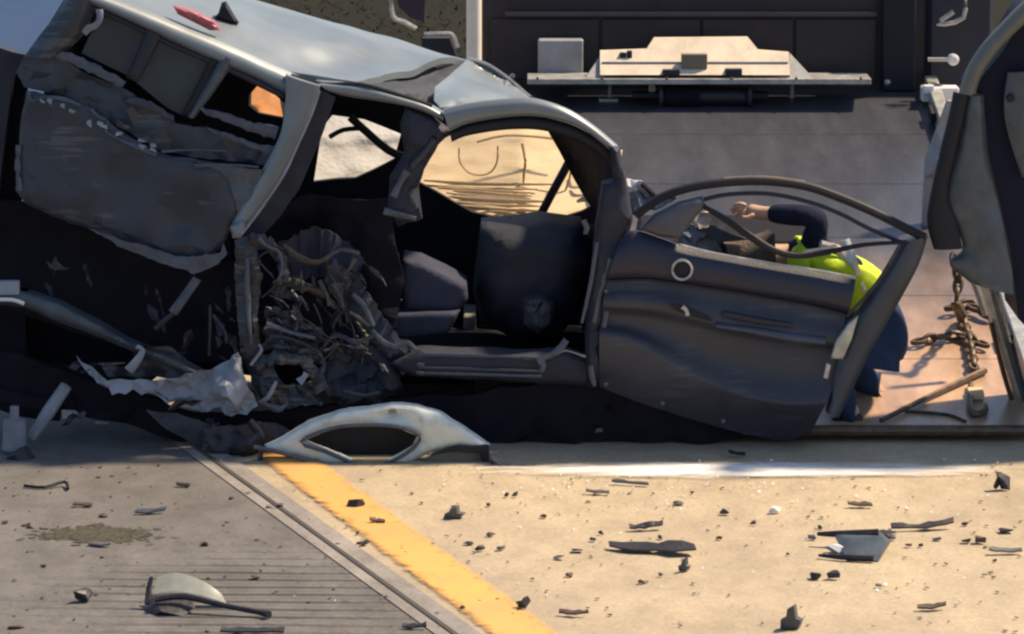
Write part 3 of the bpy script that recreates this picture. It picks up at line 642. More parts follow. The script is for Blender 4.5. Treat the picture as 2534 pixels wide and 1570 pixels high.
# centre pillar, crumpled
S('centre_pillar', trim, [(1005, 262), (1075, 292), (1118, 330), (1085, 356), (1050, 420), (1035, 470), (1045, 540), (985, 560), (958, 520), (965, 440), (1000, 380), (990, 310)], Y=.12, step=14, bulge=.05, bw=22, amp=.025, freq=10, thick=.06, seed=39)
M(2).ribbon(PP((1008, 424), (992, 448), (974, 488), Y=.04), .015, .012).build('belt_adjuster', edgepnt, wc)
M(2).ribbon(PP((950, 522), (985, 532), (1030, 542), Y=.05), [.012, .018, .008]).build('belt_anchor', edgepnt, wc)
M(2).tube(PP((1075, 345), (1045, 385), (1018, 412), Y=.06), .012, 6).build('belt_strap', trimgr, wc)
# seats and dashboard
S('seat', fabric, [(998, 640), (1040, 648), (1100, 676), (1154, 706), (1158, 740), (1140, 768), (1000, 770), (990, 700)], Y=.50, step=12, bulge=.05, bw=16, amp=.008, freq=5, thick=.25, seed=40, sharp=60)
S('seat_cushion', fabric, [(966, 774), (1060, 770), (1138, 770), (1120, 806), (1108, 826), (1040, 836), (975, 842), (966, 812)], Y=.42, step=12, bulge=.05, bw=14, amp=.006, thick=.35, seed=41, sharp=60)
S('seat_side', fabric, [(885, 660), (930, 636), (985, 648), (990, 700), (985, 740), (955, 752), (925, 740), (900, 712)], Y=.46, step=12, bulge=.06, bw=26, amp=.01, thick=.25, seed=44, sharp=60)
S('dashboard', trim, [(1190, 560), (1340, 548), (1440, 560), (1470, 640), (1440, 760), (1390, 830), (1290, 850), (1190, 800), (1170, 720)], Y=.85, step=20, bulge=.25, bw=80, amp=.02, thick=.3, seed=42, sharp=60)
S('glove_box', trimgr, [(1292, 742), (1340, 736), (1372, 756), (1368, 800), (1330, 822), (1296, 800)], Y=.42, step=12, bulge=.05, bw=18, amp=.03, freq=12, thick=.1, seed=43)
S('windscreen', under, [(1316, 250, 1.36), (1450, 310, .9), (1536, 372, .18), (1560, 560, .3), (1500, 560, 1.2), (1440, 480, 1.42)], step=24, amp=.02, thick=.01, seed=44)
S('front_bulkhead', under, [(1440, 560, 1.45), (1540, 560, .2), (1520, 930, .2), (1440, 900, 1.45)], step=40, amp=.02, thick=.03, seed=45)
# A pillar and hinge post
S('front_pillar', trim, [(1506, 356), (1534, 368), (1550, 440), (1566, 540), (1546, 640), (1510, 720), (1492, 820), (1486, 950), (1452, 955), (1448, 840), (1460, 700), (1474, 560), (1490, 460), (1520, 450)], Y=.0, step=14, bulge=.05, bw=22, amp=.02, freq=9, thick=.09, seed=46)
for a_, r_ in (([(1504, 760), (1496, 800), (1492, 840)], .012), ([(1462, 905), (1466, 935), (1472, 955)], .014), ([(1444, 545), (1452, 565), (1448, 580)], .014), ([(1510, 640), (1490, 710), (1470, 800)], .012), ([(1478, 600), (1462, 700), (1440, 800)], .01)):
    M(3).ribbon(PP(*a_, Y=-.06), r_ * .8).build('hinge_bracket', edgepnt, wc)
S('sill', trim, [(1030, 868), (1200, 872), (1340, 876), (1400, 870), (1480, 900), (1480, 960), (1200, 940), (1020, 932), (960, 900)], Y=.06, step=18, bulge=.04, bw=20, amp=.01, thick=.12, seed=47)
for y_, m_ in ((878, edgepnt), (912, trimgr), (924, edgepnt)):
    M(3).ribbon(PP((1036, y_), (1150, y_ + 2), (1340, y_ + 8), Y=.0), .007, twist=.1).build('sill_strip', m_, wc)
for a_, r_ in (([(1402, 842), (1380, 868), (1346, 888), (1330, 894)], .017), ([(1330, 886), (1344, 904), (1340, 922)], .016), ([(1030, 870), (1048, 880)], .018), ([(1032, 904), (1050, 906)], .012), ([(1030, 922), (1048, 926)], .01), ([(985, 858), (1010, 850), (1030, 868)], .014)):
    M(3).ribbon(PP(*a_, Y=-.03), r_ * .8).build('torn_bracket', edgepnt, wc)
# crushed middle: folded skins, strips, wires
S('crushed_liner', under, [(600, 560), (760, 480), (960, 500), (1000, 700), (960, 900), (700, 960), (590, 800)], Y=.32, step=20, amp=.08, freq=4, jit=.006, thick=.02, seed=49, sharp=40)
Bd('door_edge_panel', scrapd, [(584, 590), (580, 680), (588, 780), (596, 870), (628, 960), (660, 1010)], [(632, 580), (648, 680), (636, 780), (648, 870), (700, 950), (730, 1000)], Y=.02, bulge=.012, amp=.03, freq=5, thick=.006, rag=3, jit=.006, seed=50, sharp=22)
Bd('door_edge_lip', edgepnt, [(606, 640), (604, 720), (610, 800), (618, 850)], [(618, 640), (620, 720), (622, 800), (626, 850)], Y=-.01, bulge=.01, amp=.012, freq=9, thick=.01, seed=51, sharp=40)
Bd('torn_skin', scrapd, [(622, 574), (680, 590), (712, 640), (712, 700), (690, 740)], [(606, 610), (654, 618), (688, 650), (686, 698), (668, 722)], Y=.0, bulge=.006, amp=.02, freq=8, thick=.01, seed=52, rag=5, jit=.008, sharp=20)
Bd('torn_skin', trim, [(690, 600), (780, 560), (860, 600), (900, 640)], [(700, 720), (770, 690), (840, 690), (880, 720)], Y=.2, bulge=.006, amp=.05, freq=5, thick=.01, seed=53, rag=5, jit=.008, sharp=20)
Bd('torn_skin', scrapd, [(826, 640), (890, 690), (944, 780), (1000, 850), (1030, 880)], [(800, 690), (846, 760), (900, 840), (960, 900), (1000, 930)], Y=.10, bulge=.008, amp=.05, freq=6, thick=.005, seed=54, rag=5, jit=.008, sharp=20)
for k, (y_, x0, x1, m_) in enumerate(((770, 650, 740, scrapd), (796, 655, 800, scrapd), (818, 648, 810, trim), (838, 652, 800, scrapd), (858, 640, 790, scrapd), (700, 700, 800, rusty), (728, 690, 760, scrapd))):
    Bd('folded_layer', m_, [(x0, y_ - 6), (x0 * .65 + x1 * .35, y_ - 12), (x0 * .3 + x1 * .7, y_ + 2), (x1, y_ + 22)], [(x0 + 6, y_ + 16), (x0 * .65 + x1 * .35, y_ + 14), (x0 * .3 + x1 * .7, y_ + 26), (x1 + 6, y_ + 40)], Y=.03 + .03 * (k % 2), bulge=.008, amp=.025, freq=8, thick=.004, seed=55 + k, rag=5, jit=.008, sharp=20)
Bd('crushed_corner', scrapd, [(628, 890), (680, 868), (750, 878), (800, 920), (812, 960)], [(640, 930), (684, 902), (748, 908), (770, 940), (776, 980)], Y=-.02, bulge=.012, amp=.02, freq=7, thick=.005, seed=63, rag=5, jit=.008, sharp=20)
Bd('crushed_corner', scrapd, [(640, 930), (690, 950), (740, 950), (776, 970)], [(660, 1000), (710, 1010), (760, 1000), (800, 1000)], Y=.0, bulge=.008, amp=.03, freq=7, thick=.005, seed=64, rag=5, jit=.008, sharp=20)
S('crushed_hub', trim, [(800, 870), (850, 840), (920, 850), (980, 900), (1000, 960), (940, 1000), (840, 1000), (790, 950)], Y=.10, step=13, bulge=.05, bw=40, amp=.06, freq=6, jit=.012, thick=.05, rag=3, seed=65, sharp=22)
cr = random.Random(21)
for k in range(15):
    x0, y0_ = cr.uniform(690, 900), cr.uniform(650, 800); a_ = cr.uniform(.7, 1.6); L_ = cr.uniform(40, 110); b_ = a_ + cr.uniform(-.4, .4)
    w_ = cr.uniform(5, 13)
    Bd('torn_shard', cr.choice([scrapd, trim, rusty, edgepnt, scrapd, pblack]), [(x0, y0_), (x0 + L_ * .5 * math.cos(a_), y0_ + L_ * .5 * math.sin(a_)), (x0 + L_ * math.cos(b_), y0_ + L_ * math.sin(b_))], [(x0 + 3, y0_ - 2), (x0 + L_ * .5 * math.cos(a_) + w_, y0_ + L_ * .5 * math.sin(a_) - w_ * .6), (x0 + L_ * math.cos(b_) + 3, y0_ + L_ * math.sin(b_))], Y=cr.uniform(-.05, .08), bulge=.004, amp=.02, freq=8, thick=.003, rag=3, jit=.004, seed=66 + k, sharp=20)
for k in range(9):
    p0 = (cr.uniform(650, 900), cr.uniform(600, 760)); pts_ = [p0]
    for _ in range(4): pts_.append((pts_[-1][0] + cr.uniform(-45, 50), pts_[-1][1] + cr.uniform(15, 60)))
    M(k).tube(PP(*pts_, Y=-.02), cr.uniform(.003, .006), 5).build('wire', cr.choice([black, black, rusty, scrapd]), wc)
strips = [([(640, 590), (660, 610), (690, 625), (698, 660), (690, 690), (674, 702)], .007, edgepnt), ([(790, 695), (810, 730), (816, 756)], .012, rusty), ([(826, 700), (845, 740), (850, 760)], .012, rusty),
          ([(872, 730), (902, 760), (924, 805)], .013, edgepnt), ([(866, 772), (890, 790), (912, 810)], .010, edgepnt), ([(660, 800), (720, 822), (780, 836)], .008, edgepnt), ([(668, 830), (730, 842), (790, 872)], .009, scrapd),
          ([(640, 855), (646, 870), (620, 905)], .010, scrap), ([(742, 720), (765, 716), (800, 730)], .012, rusty), ([(700, 610), (740, 640), (790, 650), (840, 620), (890, 628)], .014, rusty), ([(880, 640), (850, 680), (812, 660)], .008, rusty),
          ([(720, 770), (736, 790), (730, 820)], .01, scrapd), ([(740, 945), (752, 935), (758, 925)], .016, scrap), ([(640, 1000), (665, 980), (684, 945)], .008, scrap), ([(650, 1000), (690, 1012), (708, 1000), (700, 976)], .010, edgepnt),
          ([(800, 860), (830, 830), (880, 845), (925, 830)], .012, scrapd), ([(920, 820), (950, 850), (985, 862)], .012, edgepnt), ([(790, 930), (800, 900), (780, 870), (740, 870)], .012, scrapd), ([(850, 970), (900, 980), (940, 972)], .012, scrapd)]
for i, (a_, r_, m_) in enumerate(strips):
    M(i).ribbon([p + Vector((0, rnd.uniform(-.02, .02), 0)) for p in PP(*a_, Y=-.04)], [r_ * rnd.uniform(.6, 1.2) for _ in a_]).build('torn_strip', m_, wc)
# rear underside: bumper bar, arch liner, struts, torn floor skin
S('arch_liner', under, [(-60, 480), (60, 500), (290, 600), (470, 665), (580, 640), (600, 900), (430, 900), (0, 760), (-60, 740)], Y=.25, step=40, amp=.05, thick=.03, seed=80)
tf_ = random.Random(33)
for k in range(34):
    low = k >= 16
    cx, cy = (tf_.uniform(170, 650), tf_.uniform(880, 1090)) if low else (tf_.uniform(120, 590), tf_.uniform(640, 880))
    L_ = tf_.uniform(25, 90); a_ = tf_.uniform(-.5, .9) if low else tf_.uniform(.5, 2.2); w_ = L_ * tf_.uniform(.12, .4); ca, sa = math.cos(a_), math.sin(a_)
    pl = [(cx + L_ * u * ca - w_ * v * sa, cy + L_ * u * sa + w_ * v * ca) for u, v in ((-.5, .1), (-.2, -.5), (.1, -.15), (.3, -.4), (.5, 0), (.2, .3), (0, .15), (-.3, .5))]
    S('torn_fragment', tf_.choice([scrapd, trim, scrapd, pblack, edgepnt, rusty] if low else [trim, trim, scrapd, pblack]), pl, Y=tf_.uniform(-.12, .05) if low else .12, step=14, amp=.05, freq=9, jit=.006, thick=.006, rag=1.5, seed=200 + k, sharp=20)
for k in range(12):
    cx, cy = tf_.uniform(80, 400), 0; cy = 235 + (cx - 80) * .42 + tf_.uniform(-8, 14)
    S('paint_flake', scrap, [(cx, cy), (cx + tf_.uniform(8, 20), cy + tf_.uniform(-4, 8)), (cx + tf_.uniform(6, 16), cy + tf_.uniform(8, 16)), (cx - 3, cy + 7)], Y=-.01, step=9, amp=.02, freq=20, thick=.004, seed=240 + k, sharp=20)
S('bumper_bar', pslate, [(-40, 716), (60, 722), (140, 748), (240, 800), (330, 850), (440, 890), (520, 930), (470, 935), (380, 892), (280, 850), (150, 800), (60, 762), (-40, 750)], Y=.0, step=16, bulge=.05, bw=20, amp=.012, thick=.08, seed=81, sharp=45)
M(2).box(P(20, 712, -.03), (.10, .05, .06)).build('bumper_cap', scrap, wc)
M(2).tube(PP((-20, 742), (30, 742), (60, 752), Y=-.05), .009, 6).build('bumper_strip', pwhite, wc)
M(2).ribbon(PP((488, 690), (460, 730), (428, 775), Y=.02), [.016, .024, .02], .012).build('strut', edgepnt, wc)
M(2).tube(PP((430, 775), (400, 800), (384, 815), Y=.02), .012, 6).build('strut', scrapd, wc)
M(2).tube(PP((520, 755), (520, 800), (518, 880), Y=.05), .009, 6).build('cable', scrapd, wc)
M(2).tube(PP((526, 780), (555, 820), (560, 850), Y=.05), .009, 6).build('cable', scrapd, wc)
S('floor_skin', scrap, [(188, 890), (226, 912), (268, 938), (330, 940), (420, 936), (480, 922), (560, 900), (588, 874), (598, 908), (618, 960), (640, 1000), (610, 1018), (575, 1022), (545, 1006), (528, 1010), (500, 1028), (470, 1022), (440, 1004), (380, 972), (330, 962), (280, 972), (240, 940)], Y=-.06, ctrl=[(560, 960, -.14), (420, 960, -.03), (590, 910, -.12)], step=15, amp=.05, freq=4, st=(1.6, 1, 1), jit=.010, thick=.006, rag=5, seed=82, sharp=18)
S('floor_skin', scrapd, [(360, 845), (420, 860), (470, 900), (500, 930), (380, 940), (270, 930), (250, 905), (320, 910)], Y=.02, step=12, amp=.04, freq=5, jit=.002, thick=.01, seed=83, sharp=40)
M(2).ribbon(PP((338, 858), (352, 868), (340, 892), (318, 918), Y=-.06), [.008, .016, .016, .024]).build('torn_bracket', scrap, wc)
S('underbody_and_shade', under, [(40, 880), (300, 960), (480, 1030), (620, 1030), (700, 1010), (1000, 990), (1480, 930), (1580, 930), (1800, 1010), (1985, 1050), (1970, 1092), (1300, 1092), (1000, 1096), (900, 1060), (700, 1080), (560, 1150), (430, 1090), (280, 1045), (120, 1010), (-40, 1000), (-40, 880)], Y=.08, step=30, amp=.04, freq=5, jit=.008, thick=.06, seed=84)  # underbody, stretched down and forward as black shade over the lit deck
S('mud_flap', trimgr, [(362, 1012), (440, 1022), (520, 1050), (505, 1118), (470, 1095), (400, 1050)], Y=-.05, step=14, amp=.02, thick=.012, seed=85)
S('torn_liner', pblack, [(500, 1060), (640, 1040), (740, 1080), (690, 1130), (640, 1170), (590, 1190), (540, 1150), (505, 1115)], Y=-.15, ctrl=[(600, 1110, -.22)], step=14, amp=.04, freq=8, jit=.008, thick=.012, rag=3, seed=86)
S('torn_liner', pblack, [(360, 1160), (440, 1150), (540, 1160), (600, 1176), (560, 1192), (440, 1190), (370, 1178)], Y=-.3, step=14, amp=.02, thick=.012, rag=3, seed=87)
for a_ in ([(530, 1140), (570, 1165), (595, 1195), (630, 1200)], [(640, 1106), (700, 1118), (760, 1140)], [(620, 1040), (650, 1080), (640, 1150)]):
    M(4).tube(PP(*a_, Y=-.28), .012, 6).build('torn_strip', trimgr, wc)
sh = M(5); sh.lathe(P(36, 1116, -.15), P(36, 1030, -.15) - P(36, 1116, -.15), [(0, .05), (.01, .055), (.14, .05), (.15, .02), (.2, .02)], 14); sh.build('shock_absorber', scrap, wc)
M(5).tube(PP((164, 955), (120, 1020), (78, 1084), Y=-.1), [.026, .03, .022], 8).build('shock_absorber', scrap, wc)
M(5).tube(PP((40, 1118), (60, 1150), (92, 1178), (100, 1196), Y=-.25), [.055, .06, .05, .04], 8).build('wheel_carrier', pblack, wc)
M(5).tube(PP((-60, 960), (60, 1000), (150, 1010), Y=.1), .06, 8).build('axle', under, wc)
M(5).tube([G(60, 1208) + Vector((0, 0, .01)), G(110, 1212) + Vector((0, 0, .01)), G(160, 1204) + Vector((0, 0, .02)), G(168, 1216) + Vector((0, 0, .01))], .007, 6).build('cable', black, wc)
w = M(6).lathe((-1.9, 1.15, .33), (0, 1, 0), [(0, .25), (.03, .33), (.2, .33), (.23, .25)], 24).build('wheel', tyre, wc)
M(6).lathe((-1.9, 1.13, .33), (0, 1, 0), [(0, .18), (.06, .2)], 16).build('rim', steel, w)
for i, (x, y, w_, h_, m_) in enumerate(((172, 1020, 40, 22, pwhite), (200, 1074, 90, 12, steel), (250, 1062, 60, 24, tand), (290, 1088, 60, 20, tanm), (340, 1084, 30, 22, tanm), (385, 1072, 60, 10, pwhite), (380, 1086, 50, 18, pbrown))):
    S('loose_trim', m_, [(x - w_ / 2, y - h_ / 2), (x + w_ * .3, y - h_ * .6), (x + w_ / 2, y), (x + w_ * .2, y + h_ / 2), (x - w_ * .4, y + h_ * .4)], Y=.5, step=10, amp=.03, freq=14, thick=.03, seed=100 + i)
# engine bay remains behind the open door
fe = M(90)
for k in range(5):
    c = P(1640 + k * 70, 830, .75); fe.hull([c + Vector((fe.r.gauss(0, .09), fe.r.gauss(0, .14), fe.r.gauss(.0, .12))) for _ in range(14)])
fe.build('engine', under, wc)
S('crushed_wing', scrap, [(1548, 452), (1585, 452), (1620, 486), (1665, 470), (1700, 460), (1660, 500), (1620, 520), (1560, 530), (1550, 500)], Y=.6, step=10, amp=.04, freq=12, jit=.012, thick=.01, rag=3, seed=91, sharp=22)
S('crushed_wing', pwhite, [(1550, 448), (1590, 450), (1600, 470), (1556, 476)], Y=.5, step=9, amp=.03, freq=12, jit=.008, thick=.01, seed=92, sharp=22)
M(3).tube(PP((1588, 455), (1625, 488), Y=.42), .012, 6).build('torn_strip', black, wc)
S('crushed_wing', scrap, [(1690, 560), (1740, 568), (1800, 600), (1830, 640), (1780, 660), (1690, 640), (1680, 600)], Y=.5, step=12, amp=.04, freq=11, jit=.01, thick=.01, seed=93, sharp=25)
S('crushed_wing', mat('beige_dusty_metal', (.45, .36, .28), .6, .2, var=.4), [(1715, 540), (1740, 525), (1790, 532), (1830, 570), (1800, 580), (1760, 556), (1720, 560)], Y=.42, step=10, amp=.03, freq=11, jit=.01, thick=.01, seed=94, sharp=25)
S('torn_liner', pblack, [(1720, 562), (1760, 560), (1850, 590), (1840, 610), (1800, 640), (1770, 590)], Y=.40, step=12, amp=.03, thick=.01, seed=95)

# the open front door (inner side towards the camera)
DYN = -.06
def dpart(name, m, outline, parent=None, seed=1, sharp=40, **k): return M(seed).slab(outline, **k).build(name, m, parent or wc, sharp)
prow = [([(1502, 694), (1600, 692), (1700, 704), (1800, 720), (1900, 737), (2000, 754), (2094, 778)], 0),
        ([(1498, 720), (1600, 718), (1700, 732), (1800, 750), (1900, 768), (2000, 786), (2088, 806)], -.012),
        ([(1494, 742), (1600, 742), (1700, 764), (1800, 790), (1900, 808), (2000, 822), (2084, 834)], -.045),
        ([(1492, 760), (1600, 766), (1700, 786), (1800, 812), (1900, 830), (2000, 844), (2080, 856)], -.04),
        ([(1490, 776), (1600, 784), (1700, 806), (1800, 832), (1900, 850), (2000, 862), (2076, 872)], .012),
        ([(1486, 800), (1570, 812), (1690, 856), (1790, 898), (1880, 920), (1970, 930), (2066, 930)], .02),
        ([(1484, 824), (1560, 836), (1690, 905), (1780, 948), (1860, 976), (1950, 992), (2050, 990)], -.03),
        ([(1483, 850), (1562, 862), (1690, 928), (1780, 966), (1860, 992), (1950, 1006), (2042, 1004)], -.03),
        ([(1483, 905), (1570, 935), (1680, 975), (1780, 1005), (1860, 1028), (1950, 1038), (2026, 1034)], .015),
        ([(1484, 958), (1570, 992), (1660, 1022), (1760, 1052), (1860, 1078), (1950, 1090), (2008, 1068)], .075)]
door = M(110).loft([[P(x, y, DYN + e) for x, y in r_] for r_, e in prow], sub=4, amp=.004, freq=4, thick=.05, axis=(0, -1, 0)).build('front_door', trimgr, wc, 50)
padm = mat('navy_vinyl', (.012, .016, .038), .5, var=.3, scale=8, bump=.1, bscale=90)
bandpart('door_top_pad', padm, door, [(1530, 600), (1570, 574), (1640, 594), (1700, 614), (1800, 634), (1900, 652), (2010, 670), (2118, 690)], [(1498, 698), (1560, 692), (1640, 698), (1700, 706), (1800, 722), (1900, 739), (2000, 756), (2096, 779)], Y=DYN - .005, bulge=.045, thick=.05, seed=111)
M(1).tube(PP((1680, 606), (1760, 626), (1900, 652), (2010, 668), (2118, 688), Y=DYN - .03), .007, 6).build('belt_seal', steel, door)
dpart('mirror_trim', mat('mirror_triangle_plastic', (.07, .075, .10), .5, var=.3), [(1584, 566), (1620, 530), (1680, 500), (1738, 486), (1748, 508), (1712, 550), (1680, 592), (1625, 584)], door, Y=DYN - .02, step=12, bulge=.03, bw=18, thick=.05, seed=112, sharp=50)
for (x, y, r_) in ((1640, 546, .034), (1682, 518, .022)):
    c = P(x, y, DYN - .045); M(1).lathe(c + Vector((0, .03, 0)), (-.2, -1, .2), [(0, r_), (.02, r_), (.026, r_ * .75), (.018, r_ * .6)], 14).build('mirror_mount', trim, door)
fr = [(1572, 534), (1630, 492), (1700, 466), (1790, 452), (1890, 448), (1990, 460), (2070, 486), (2160, 524), (2232, 560), (2288, 588)]
M(1).tube(PP(*fr, Y=DYN), .020, 9, flat=1.2).build('window_frame', black, door)
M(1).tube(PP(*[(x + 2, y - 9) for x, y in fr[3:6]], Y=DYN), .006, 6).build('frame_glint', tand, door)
M(1).tube(PP((1735, 496), (1800, 482), (1900, 480), (2000, 500), (2080, 530), (2150, 566), (2240, 604), Y=DYN - .01), .010, 7).build('inner_seal', trim, door)
bandpart('rear_frame', mat('door_edge_paint', (.045, .058, .080), .4, .2, var=.4), door, [(2296, 584), (2276, 650), (2238, 724), (2192, 806), (2150, 880), (2112, 960), (2076, 1034)], [(2234, 598), (2206, 646), (2150, 736), (2100, 812), (2074, 890), (2056, 960), (2044, 1020)], Y=DYN, bulge=.03, thick=.06, seed=113)
M(1).tube(PP((2226, 608), (2170, 700), (2096, 784), Y=DYN - .03), .008, 6).build('glass_channel', rusty, door)
dpart('latch_plate', steel, [(2100, 800), (2124, 782), (2108, 840), (2086, 890), (2056, 888), (2068, 845)], door, Y=DYN - .07, step=10, thick=.02, bulge=.008, bw=8, seed=114)
dpart('latch_plate', steel, [(2046, 900), (2056, 905), (2048, 938), (2038, 935)], door, Y=DYN - .075, step=10, thick=.02, seed=115)
dpart('pad_seam', black, [(1500, 694), (1600, 690), (1700, 703), (1800, 719), (1900, 736), (2000, 753), (2094, 777), (2094, 782), (2000, 758), (1900, 741), (1800, 724), (1700, 708), (1600, 695), (1500, 699)], door, Y=DYN - .022, step=20, thick=.01)
dpart('switch_panel', trim, [(1790, 770), (1880, 788), (1960, 800), (1962, 812), (1880, 802), (1790, 784)], door, Y=DYN - .055, step=14, thick=.02, bulge=.006, bw=6)
bandpart('armrest', mat('armrest_vinyl', (.055, .065, .10), .5, var=.3, scale=10), door, [(1770, 797), (1850, 806), (1950, 820), (2044, 832)], [(1772, 812), (1850, 826), (1950, 846), (2040, 856)], Y=DYN - .045, bulge=.03, thick=.03)
for x_, y_ in ((1500, 960), (1640, 1008), (1790, 1052), (2030, 1000), (2066, 880), (1500, 730)):
    c = P(x_, y_ - 8, DYN - .03); M(1).lathe(c + Vector((0, .04, 0)), (0, -1, 0), [(0, .010), (.03, .010), (.036, .006)], 8).build('trim_clip', pgrey, door)
c = P(1688, 668, DYN - .06)
ring = M(1); ring.tube([c + Vector((.043 * math.cos(t * .5236), 0, .043 * math.sin(t * .5236))) for t in range(12)], .006, 6, smooth=2, close=True); ring.build('speaker_ring', steel, door)
M(1).lathe(c + Vector((0, .03, 0)), (0, -1, 0), [(0, .04), (.02, .038), (.024, .02)], 18).build('speaker', black, door)
dpart('handle_recess', black, [(1660, 752), (1700, 760), (1756, 784), (1762, 796), (1720, 786), (1668, 768)], door, Y=DYN - .06, step=10, thick=.02, seed=116)
M(1).ribbon(PP((1688, 760), (1698, 768), (1702, 782), Y=DYN - .07), .009).build('door_handle', steel, door)
M(1).tube(PP((1742, 512), (1800, 546), (1860, 588), (1920, 622), (1980, 634), (2050, 624), (2140, 606), (2244, 600), Y=DYN - .03), [.010, .016, .017, .015, .013, .013, .010, .008], 8).build('dangling_seal', black, wc)
M(1).tube(PP((1990, 622), (2030, 616), (2070, 608), Y=DYN - .045), .006, 6).build('seal_lining', steel, wc)

# ------------------------------------------------------------------ person crouching beyond the door
def skinned(name, chains, m, base, parent=None, sub=2):
    """one continuous skinned surface from joint chains sharing named joints"""
    idx = {}; vs = []; rs = []; es = []
    for ch in chains:
        prev = None
        for nme, p, r_ in ch:
            if nme not in idx: idx[nme] = len(vs); vs.append(Vector(p) - base); rs.append(r_)
            k = idx[nme]
            if prev is not None: es.append((prev, k))
            prev = k
    me = bpy.data.meshes.new(name + '_skeleton'); me.from_pydata(vs, es, [])
    ob = bpy.data.objects.new(name + '_skeleton', me); COL.objects.link(ob)
    md = ob.modifiers.new('s', 'SKIN'); md.use_smooth_shade = True
    for i, sv in enumerate(me.skin_vertices[0].data):
        r_ = rs[i]; sv.radius = r_ if isinstance(r_, tuple) else (r_, r_); sv.use_root = (i == 0)
    sb = ob.modifiers.new('u', 'SUBSURF'); sb.levels = sub; sb.render_levels = sub
    dg = bpy.context.evaluated_depsgraph_get(); me2 = bpy.data.meshes.new_from_object(ob.evaluated_get(dg)); me2.name = name
    bpy.data.objects.remove(ob); bpy.data.meshes.remove(me)
    me2.materials.clear(); me2.materials.append(m)
    for p in me2.polygons: p.use_smooth = True
    o = bpy.data.objects.new(name, me2); COL.objects.link(o)
    if parent: o.parent = parent
    else: o.location = base
    return o
J = dict(pelvis=P(2180, 826, .46), belly=P(2130, 716, .46), chest=P(2046, 638, .45), neck=P(1945, 632, .45), chin=P(1898, 640, .44), crown=P(1822, 648, .43),
         hipn=P(2176, 846, .34), hipf=P(2176, 840, .58), kneen=P(2010, 838, .20), kneef=P(2060, 848, .66), ankn=P(2108, 1030, .27), ankf=P(2172, 978, .62),
         toen=P(2046, 1056, .24), toef=P(2108, 1000, .62), heeln=P(2124, 1052, .27), heelf=P(2186, 996, .62),
         shn=P(2010, 612, .32), shf=P(1985, 640, .63), eln=P(2026, 536, .24), elf=P(1936, 770, .68), wrn=P(1886, 528, .36), wrf=P(1850, 790, .52))
base = Vector((J['ankn'].x, .45, zd(.45)))
j_ = lambda n, r_: (n, J[n], r_)
hd = (J['crown'] - J['chin']).normalized()
hand = [('wrn', J['wrn'], .03), ('palm', P(1862, 522, .37), .036), ('knuckle', P(1842, 518, .38), .032)]
body = skinned('person', [
    [j_('pelvis', .10), j_('belly', .095), j_('chest', .10), j_('neck', .052), j_('chin', .075), ('face', J['chin'].lerp(J['crown'], .5), .098), j_('crown', .07)],
    [j_('pelvis', .10), j_('hipn', .08), j_('kneen', .06), j_('ankn', .045), j_('heeln', .04), j_('toen', .035)],
    [j_('pelvis', .10), j_('hipf', .08), j_('kneef', .06), j_('ankf', .045), j_('heelf', .04), j_('toef', .035)],
    [j_('chest', .10), j_('shn', .045), j_('eln', .045), j_('wrn', .032), ('palm', P(1864, 524, .37), .036), ('knuckle', P(1846, 520, .38), .030)],
    [j_('chest', .10), j_('shf', .05), j_('elf', .045), j_('wrf', .032), ('palmf', P(1826, 800, .5), .034)],
], skin, base)
tag(body, 'person in navy work clothes and hi-vis vest crouching behind the open car door', 'person')
fing = []
for k, (dx, dy, ln) in enumerate(((-2, -10, 1.0), (-4, -3, 1.1), (-3, 4, 1.0), (0, 11, .8))):
    fing.append(skinned('finger', [[('a', P(1850 + dx, 520 + dy, .37), .011), ('b', P(1850 + dx - 16 * ln, 514 + dy, .36), .010), ('c', P(1850 + dx - 28 * ln, 518 + dy, .37), .009), ('d', P(1850 + dx - 34 * ln, 526 + dy, .38), .007)]], skin, base, body, 1))
fing.append(skinned('thumb', [[('a', P(1868, 530, .34), .013), ('b', P(1850, 540, .33), .012), ('c', P(1834, 538, .33), .009)]], skin, base, body, 1))
skinned('trousers', [
    [('tail', J['pelvis'] + Vector((.075, 0, -.14)), .05), ('seat', J['pelvis'] + Vector((.04, 0, -.06)), .12), j_('pelvis', .15), ('waist', J['pelvis'].lerp(J['belly'], .6), .14)],
    [j_('pelvis', .155), j_('hipn', .125), j_('kneen', .085), j_('ankn', .075), ('hemn', J['ankn'].lerp(J['heeln'], .4) + Vector((0, 0, .02)), .068)],
    [j_('pelvis', .155), j_('hipf', .125), j_('kneef', .085), j_('ankf', .075), ('hemf', J['ankf'].lerp(J['heelf'], .4) + Vector((0, 0, .02)), .068)]], navyt, base, body)
skinned('boot', [[('a', J['ankn'] + Vector((0, 0, .03)), .055), ('b', J['heeln'] , .05), ('c', J['heeln'].lerp(J['toen'], .55), .05), ('d', J['toen'] , .038)]], boot, base, body)
skinned('boot', [[('a', J['ankf'] + Vector((0, 0, .03)), .055), ('b', J['heelf'] , .05), ('c', J['heelf'].lerp(J['toef'], .55), .05), ('d', J['toef'] , .038)]], boot, base, body)
skinned('shirt', [
    [j_('chest', .125), ('nk', J['chest'].lerp(J['neck'], .95), .068)], [j_('chest', .138), j_('belly', .13)],
    [j_('chest', .138), j_('shn', .062), j_('eln', .064), ('cuff', J['eln'].lerp(J['wrn'], .93), .042)],
    [j_('chest', .138), j_('shf', .085), j_('elf', .064), ('cuff2', J['elf'].lerp(J['wrf'], .93), .042)]], navy, base, body)
